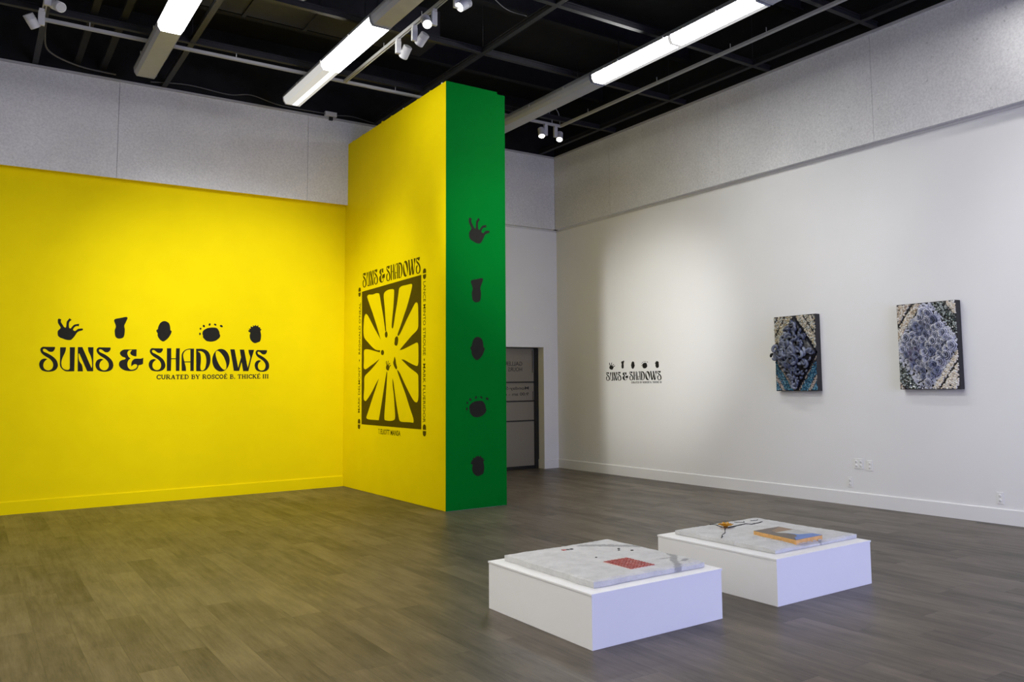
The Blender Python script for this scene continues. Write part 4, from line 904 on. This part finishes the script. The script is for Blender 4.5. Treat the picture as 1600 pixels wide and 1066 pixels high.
def art(y_left, y_right, z0, z1, depth, label):
    W, H = y_left - y_right, z1 - z0
    o = thing('relief_artwork', label, 'artwork', (XR, (y_left + y_right) / 2, z0), 'relief panels on the right wall')
    q = MB(); q.box(XR - depth, XR - 0.001, y_right, y_left, z0, z1); q.build('canvas_box', CANVAS, o, 0.003)
    xf = lambda u, v, w: (XR - depth - w, y_left - u, z0 + v)
    return o, W, H, xf
SHELL = [paint('cream_shell', (0.62, 0.54, 0.42), 0.35, 0.15, 40), paint('white_shell', (0.72, 0.70, 0.65), 0.35, 0.1, 40), paint('tan_shell', (0.42, 0.33, 0.23), 0.4, 0.2, 40)]
GOLDB = [paint('gold_bead', (0.50, 0.41, 0.25), 0.25, 0.25, 60, 0, 0.5, 0.3), paint('olive_shell', (0.22, 0.21, 0.165), 0.4, 0.25, 60), paint('grey_shell', (0.42, 0.44, 0.40), 0.35, 0.2, 60), paint('ivory_bead', (0.60, 0.54, 0.43), 0.3, 0.15, 60)]
BLKG = [paint('black_glass', (0.012, 0.013, 0.013), 0.08, 0.2, 60, 0, 0.6), paint('smoked_glass', (0.055, 0.07, 0.065), 0.08, 0.3, 60, 0, 0.6), paint('silver_glass', (0.34, 0.38, 0.36), 0.1, 0.2, 60, 0, 0.6)]
BLUG = [paint('teal_glass', (0.012, 0.10, 0.17), 0.1, 0.3, 60, 0, 0.6), paint('deep_blue_glass', (0.008, 0.055, 0.12), 0.1, 0.3, 60, 0, 0.6), paint('pale_blue_glass', (0.12, 0.27, 0.36), 0.1, 0.2, 60, 0, 0.6)]
PINKS = [paint('pinkish_chip', (0.42, 0.34, 0.29), 0.5, 0.15, 60), paint('grey_chip', (0.30, 0.27, 0.25), 0.5, 0.15, 60)]
LAVP = [paint('lavender_plaster', (0.40, 0.42, 0.52), 0.6, 0.15, 40), paint('pale_lavender_plaster', (0.55, 0.56, 0.62), 0.6, 0.1, 40)]
INK = [paint('ink_blue_resin', (0.060, 0.072, 0.120), 0.30, 0.25, 30, 0, 0.5), paint('slate_resin', (0.120, 0.137, 0.195), 0.30, 0.2, 30, 0, 0.5), paint('black_resin', (0.012, 0.013, 0.018), 0.3, 0.2, 30, 0, 0.5), paint('pale_slate_resin', (0.22, 0.245, 0.32), 0.28, 0.15, 30, 0, 0.5)]
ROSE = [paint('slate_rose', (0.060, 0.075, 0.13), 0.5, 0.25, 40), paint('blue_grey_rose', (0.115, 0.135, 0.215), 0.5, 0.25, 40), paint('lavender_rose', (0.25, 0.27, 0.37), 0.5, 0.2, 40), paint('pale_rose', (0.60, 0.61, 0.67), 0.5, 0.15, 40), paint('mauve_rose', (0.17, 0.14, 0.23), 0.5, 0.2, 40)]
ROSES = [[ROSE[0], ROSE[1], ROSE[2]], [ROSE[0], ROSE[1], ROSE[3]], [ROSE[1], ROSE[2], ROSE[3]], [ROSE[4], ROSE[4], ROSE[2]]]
FUR = paint('black_fringe', (0.010, 0.009, 0.010), 0.8, 0.2, 60)

# --- left panel: dark coils in a diamond, gold corners above, blue glass corners below
a1, W, H, xf = art(6.997, 6.362, 1.294, 2.212, 0.080, 'relief panel of dark blue-black coils with gold top corners and blue glass bottom corners')
top = [(0.06, 0.38), (0.46, 0.74), (0.82, 1.0)]
for qd in ('TL', 'TR'): beads('shell_crust', a1, GOLDB, scatter(520, W, H, qd, top), 0.006, 0.014, 0.7, xf, 'gold and shell beads in a top corner')
for qd in ('BL', 'BR'):
    beads('glass_crust', a1, BLUG, scatter(430, W, H, qd, [(0.16, 0.50), (0.70, 1.0)]), 0.006, 0.012, 0.6, xf, 'blue glass bits in a bottom corner')
    beads('chip_band', a1, PINKS, scatter(150, W, H, qd, [(0.08, 0.13), (0.53, 0.67)]), 0.006, 0.011, 0.4, xf, 'pale pinkish chips in a stripe')
# mound under the coils
q = MB(); n = 14; vs = []; fs = []
for j in range(n + 1):
    for i in range(n + 1):
        s_, t_ = i / n * 2 - 1, j / n * 2 - 1
        u, v = (s_ - t_) / 2, (s_ + t_) / 2
        d_ = max(abs(s_), abs(t_)); hgt_ = 0.060 * (1 - d_ ** 2.2) + 0.002
        vs.append(xf(W / 2 + u * W * 0.52, H / 2 + v * H * 0.50, hgt_))
for j in range(n):
    for i in range(n): c = j * (n + 1) + i; fs.append((c, c + 1, c + n + 2, c + n + 1))
nb = len(vs); ring = [i for i in range(n + 1)] + [j * (n + 1) + n for j in range(1, n + 1)] + [n * (n + 1) + i for i in range(n - 1, -1, -1)] + [j * (n + 1) for j in range(n - 1, 0, -1)]
fs.append(tuple(ring)[::-1]); q.add(vs, fs, 0, True); q.build('mound', INK[2], a1)
rnd = random.Random(11)
for k in range(150):                                        # coils: short bent sausages and rings
    while True:
        s_, t_ = rnd.uniform(-1, 1), rnd.uniform(-1, 1)
        u, v = (s_ - t_) / 2, (s_ + t_) / 2; d_ = max(abs(s_), abs(t_))
        if d_ < 0.97: break
    cu, cv = W / 2 + u * W * 0.50, H / 2 + v * H * 0.47
    if k == 0: cu, cv, d_ = 0.002, H * 0.47, 0.93          # the coil that pokes past the left edge
    if k in (1, 2, 3): cu, cv, d_ = 0.03 + 0.012 * k, H * (0.42 + 0.05 * k), 0.6
    hh = 0.072 * (1 - d_ ** 2.2) + 0.012 + rnd.uniform(0, 0.030)
    rr = rnd.uniform(0.022, 0.052) * (1.15 - 0.40 * d_); sweep = rnd.choice([1.6, 2.4, 3.6, 5.2]); a0 = rnd.random() * 6.28
    tilt = rnd.uniform(-0.7, 0.7); th = rnd.uniform(0.014, 0.026) * (1.15 - 0.35 * d_)
    P = []; m_ = 11
    for i in range(m_):
        a = a0 + sweep * i / (m_ - 1)
        P.append(xf(cu + rr * math.cos(a), cv + rr * math.sin(a), hh + rr * math.sin(a - a0) * tilt * 0.6))
    rad = [th * (0.35 + 0.65 * math.sin(math.pi * (0.08 + 0.84 * i / (m_ - 1))) ** 0.6) for i in range(m_)]
    q = MB(); q.tube(P, rad, 9); q.build('coil', INK[rnd.choices((0, 1, 2, 3), (4, 5, 1, 1.5))[0]], a1)
pts = []
for (pu, pv, su, sv, n_) in ((0.66, 0.72, 0.07, 0.06, 70), (0.70, 0.27, 0.09, 0.035, 110), (0.60, 0.15, 0.06, 0.03, 60), (0.08, 0.62, 0.05, 0.01, 20), (0.9, 0.42, 0.05, 0.04, 50)):
    for k in range(n_):
        w_ = rnd.gauss(0, su); pts.append((pu * W + w_ * W, pv * H + (w_ * W * 0.9 if pv < .4 and pu > .6 else 0) + rnd.gauss(0, sv) * H))
pts = [p for p in pts if 0.01 < p[0] < W - 0.01]
q = MB()
for u, v in pts:
    d_ = min(0.97, abs(u / W - .5) * 2 + abs(v / H - .5) * 2); h0 = 0.06 * (1 - d_ ** 2.2)
    a = rnd.random() * 6.28; L = rnd.uniform(.012, .028)
    q.tube([xf(u, v, h0), xf(u + math.cos(a) * L * .5, v + math.sin(a) * L * .5, h0 + L * .7), xf(u + math.cos(a) * L, v + math.sin(a) * L, h0 + L * .8)], [.005, .004, .001], 5)
f_ = q.build('fringe', FUR, a1); f_['kind'] = 'stuff'; f_['label'] = 'black fringe between the coils'

# --- right panel: pale roses in a diamond, shell and black-glass stripes in the corners
a2, W, H, xf = art(5.278, 4.598, 1.310, 2.221, 0.080, 'relief panel of pale blue roses with cream shell and black glass stripes')
beads('shell_crust', a2, SHELL, scatter(760, W, H, 'TL', [(0.13, 0.37), (0.50, 0.90)]), 0.006, 0.013, 0.8, xf, 'cream and white shells in the top left corner')
beads('shell_crust', a2, SHELL[:2], scatter(160, W, H, 'TR', [(0.64, 0.90)]), 0.007, 0.012, 0.8, xf, 'cream shells in the top right corner')
beads('glass_crust', a2, BLKG, scatter(420, W, H, 'TR', [(0.18, 0.54)]), 0.006, 0.014, 0.55, xf, 'black glass in the top right corner')
beads('glass_crust', a2, BLKG, scatter(420, W, H, 'BL', [(0.30, 0.78)]), 0.006, 0.014, 0.55, xf, 'black glass in the bottom left corner')
beads('shell_crust', a2, SHELL, scatter(60, W, H, 'BL', [(0.82, 0.97)]), 0.008, 0.014, 0.8, xf, 'cream shells in the bottom left corner')
beads('shell_crust', a2, SHELL[:2], scatter(620, W, H, 'BR', [(0.10, 0.28), (0.38, 0.84)]), 0.008, 0.014, 0.85, xf, 'white and cream pearls in the bottom right corner')
beads('chip_band', a2, [BLKG[1], PINKS[1]], scatter(120, W, H, 'TR', [(0.545, 0.62)]), 0.006, 0.010, 0.4, xf, 'grey chips in a stripe')
pl_ = [(u, v) for u, v in ((random.uniform(0.01, W - 0.01), random.uniform(0.01, H - 0.01)) for _ in range(5200)) if corner_t(u, v, W, H) < (0.30 if (u < W / 2) == (v < H / 2) and u < W / 2 else 0.16)]
beads('plaster', a2, LAVP, pl_[:2300], 0.008, 0.016, 0.45, xf, 'lavender plaster around the roses')
def rose(cu, cv, r, base, m):
    q = MB(); th = rnd.random() * 6.28; ax, ay = rnd.uniform(-.35, .35), rnd.uniform(-.35, .35)
    for ring_, (npet, rad, ht, ln, opn) in enumerate(((3, 0.16, 0.75, 0.55, 0.15), (4, 0.34, 0.60, 0.70, 0.55), (5, 0.58, 0.40, 0.80, 1.05), (6, 0.78, 0.18, 0.85, 1.5))):
        for k in range(npet):
            a = th + ring_ * 0.7 + 2 * math.pi * k / npet + rnd.uniform(-.2, .2); wd = 2.2 * math.pi / npet * 0.62
            vs = []
            for j in range(4):
                h_ = (0.0, 0.5, 0.84, 1.0)[j]
                for i in range(5):
                    s_ = i / 4 * 2 - 1
                    rr_ = r * (rad * (0.45 + 0.75 * h_) + 0.30 * math.sin(opn) * h_ ** 2) * (1 - 0.10 * s_ * s_ * h_)
                    aa = a + s_ * wd * (0.45 + 0.55 * math.sin(math.pi * (0.25 + 0.55 * h_)))
                    z = base + r * (0.10 + ht * 0.4 + ln * math.cos(opn) * h_ * 0.75 - 0.16 * s_ * s_ * h_ + (0.10 * math.sin(opn) * h_))
                    x_, y_ = rr_ * math.cos(aa), rr_ * math.sin(aa)
                    vs.append((x_, y_, z + x_ * ax + y_ * ay))
            vs = [xf(cu + x, cv + y, z) for x, y, z in vs]; nv = len(vs)
            vs += [(x + 0.0016, y, z) for x, y, z in vs]
            fs = []
            for j in range(3):
                for i in range(4):
                    c = j * 5 + i; fs += [(c, c + 1, c + 6, c + 5), (nv + c, nv + c + 5, nv + c + 6, nv + c + 1)]
            per = [0, 1, 2, 3, 4, 9, 14, 19, 18, 17, 16, 15, 10, 5]
            fs += [(per[i], per[(i + 1) % 14], nv + per[(i + 1) % 14], nv + per[i]) for i in range(14)]
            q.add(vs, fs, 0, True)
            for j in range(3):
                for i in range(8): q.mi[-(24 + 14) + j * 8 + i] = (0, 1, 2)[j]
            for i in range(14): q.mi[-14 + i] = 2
    return q.build('rose', m, a2)
placed = []; tries = 0
while len(placed) < 88 and tries < 9000:
    tries += 1
    s_, t_ = rnd.uniform(-1, 1), rnd.uniform(-1, 1); u, v = (s_ - t_) / 2, (s_ + t_) / 2
    if max(abs(s_), abs(t_)) > 0.88: continue
    cu, cv = W * (0.5 + u * 0.5), H * (0.5 + v * 0.5); r = rnd.uniform(0.032, 0.050)
    if any(math.hypot(cu - p[0], cv - p[1]) < 0.66 * (r + p[2]) for p in placed): continue
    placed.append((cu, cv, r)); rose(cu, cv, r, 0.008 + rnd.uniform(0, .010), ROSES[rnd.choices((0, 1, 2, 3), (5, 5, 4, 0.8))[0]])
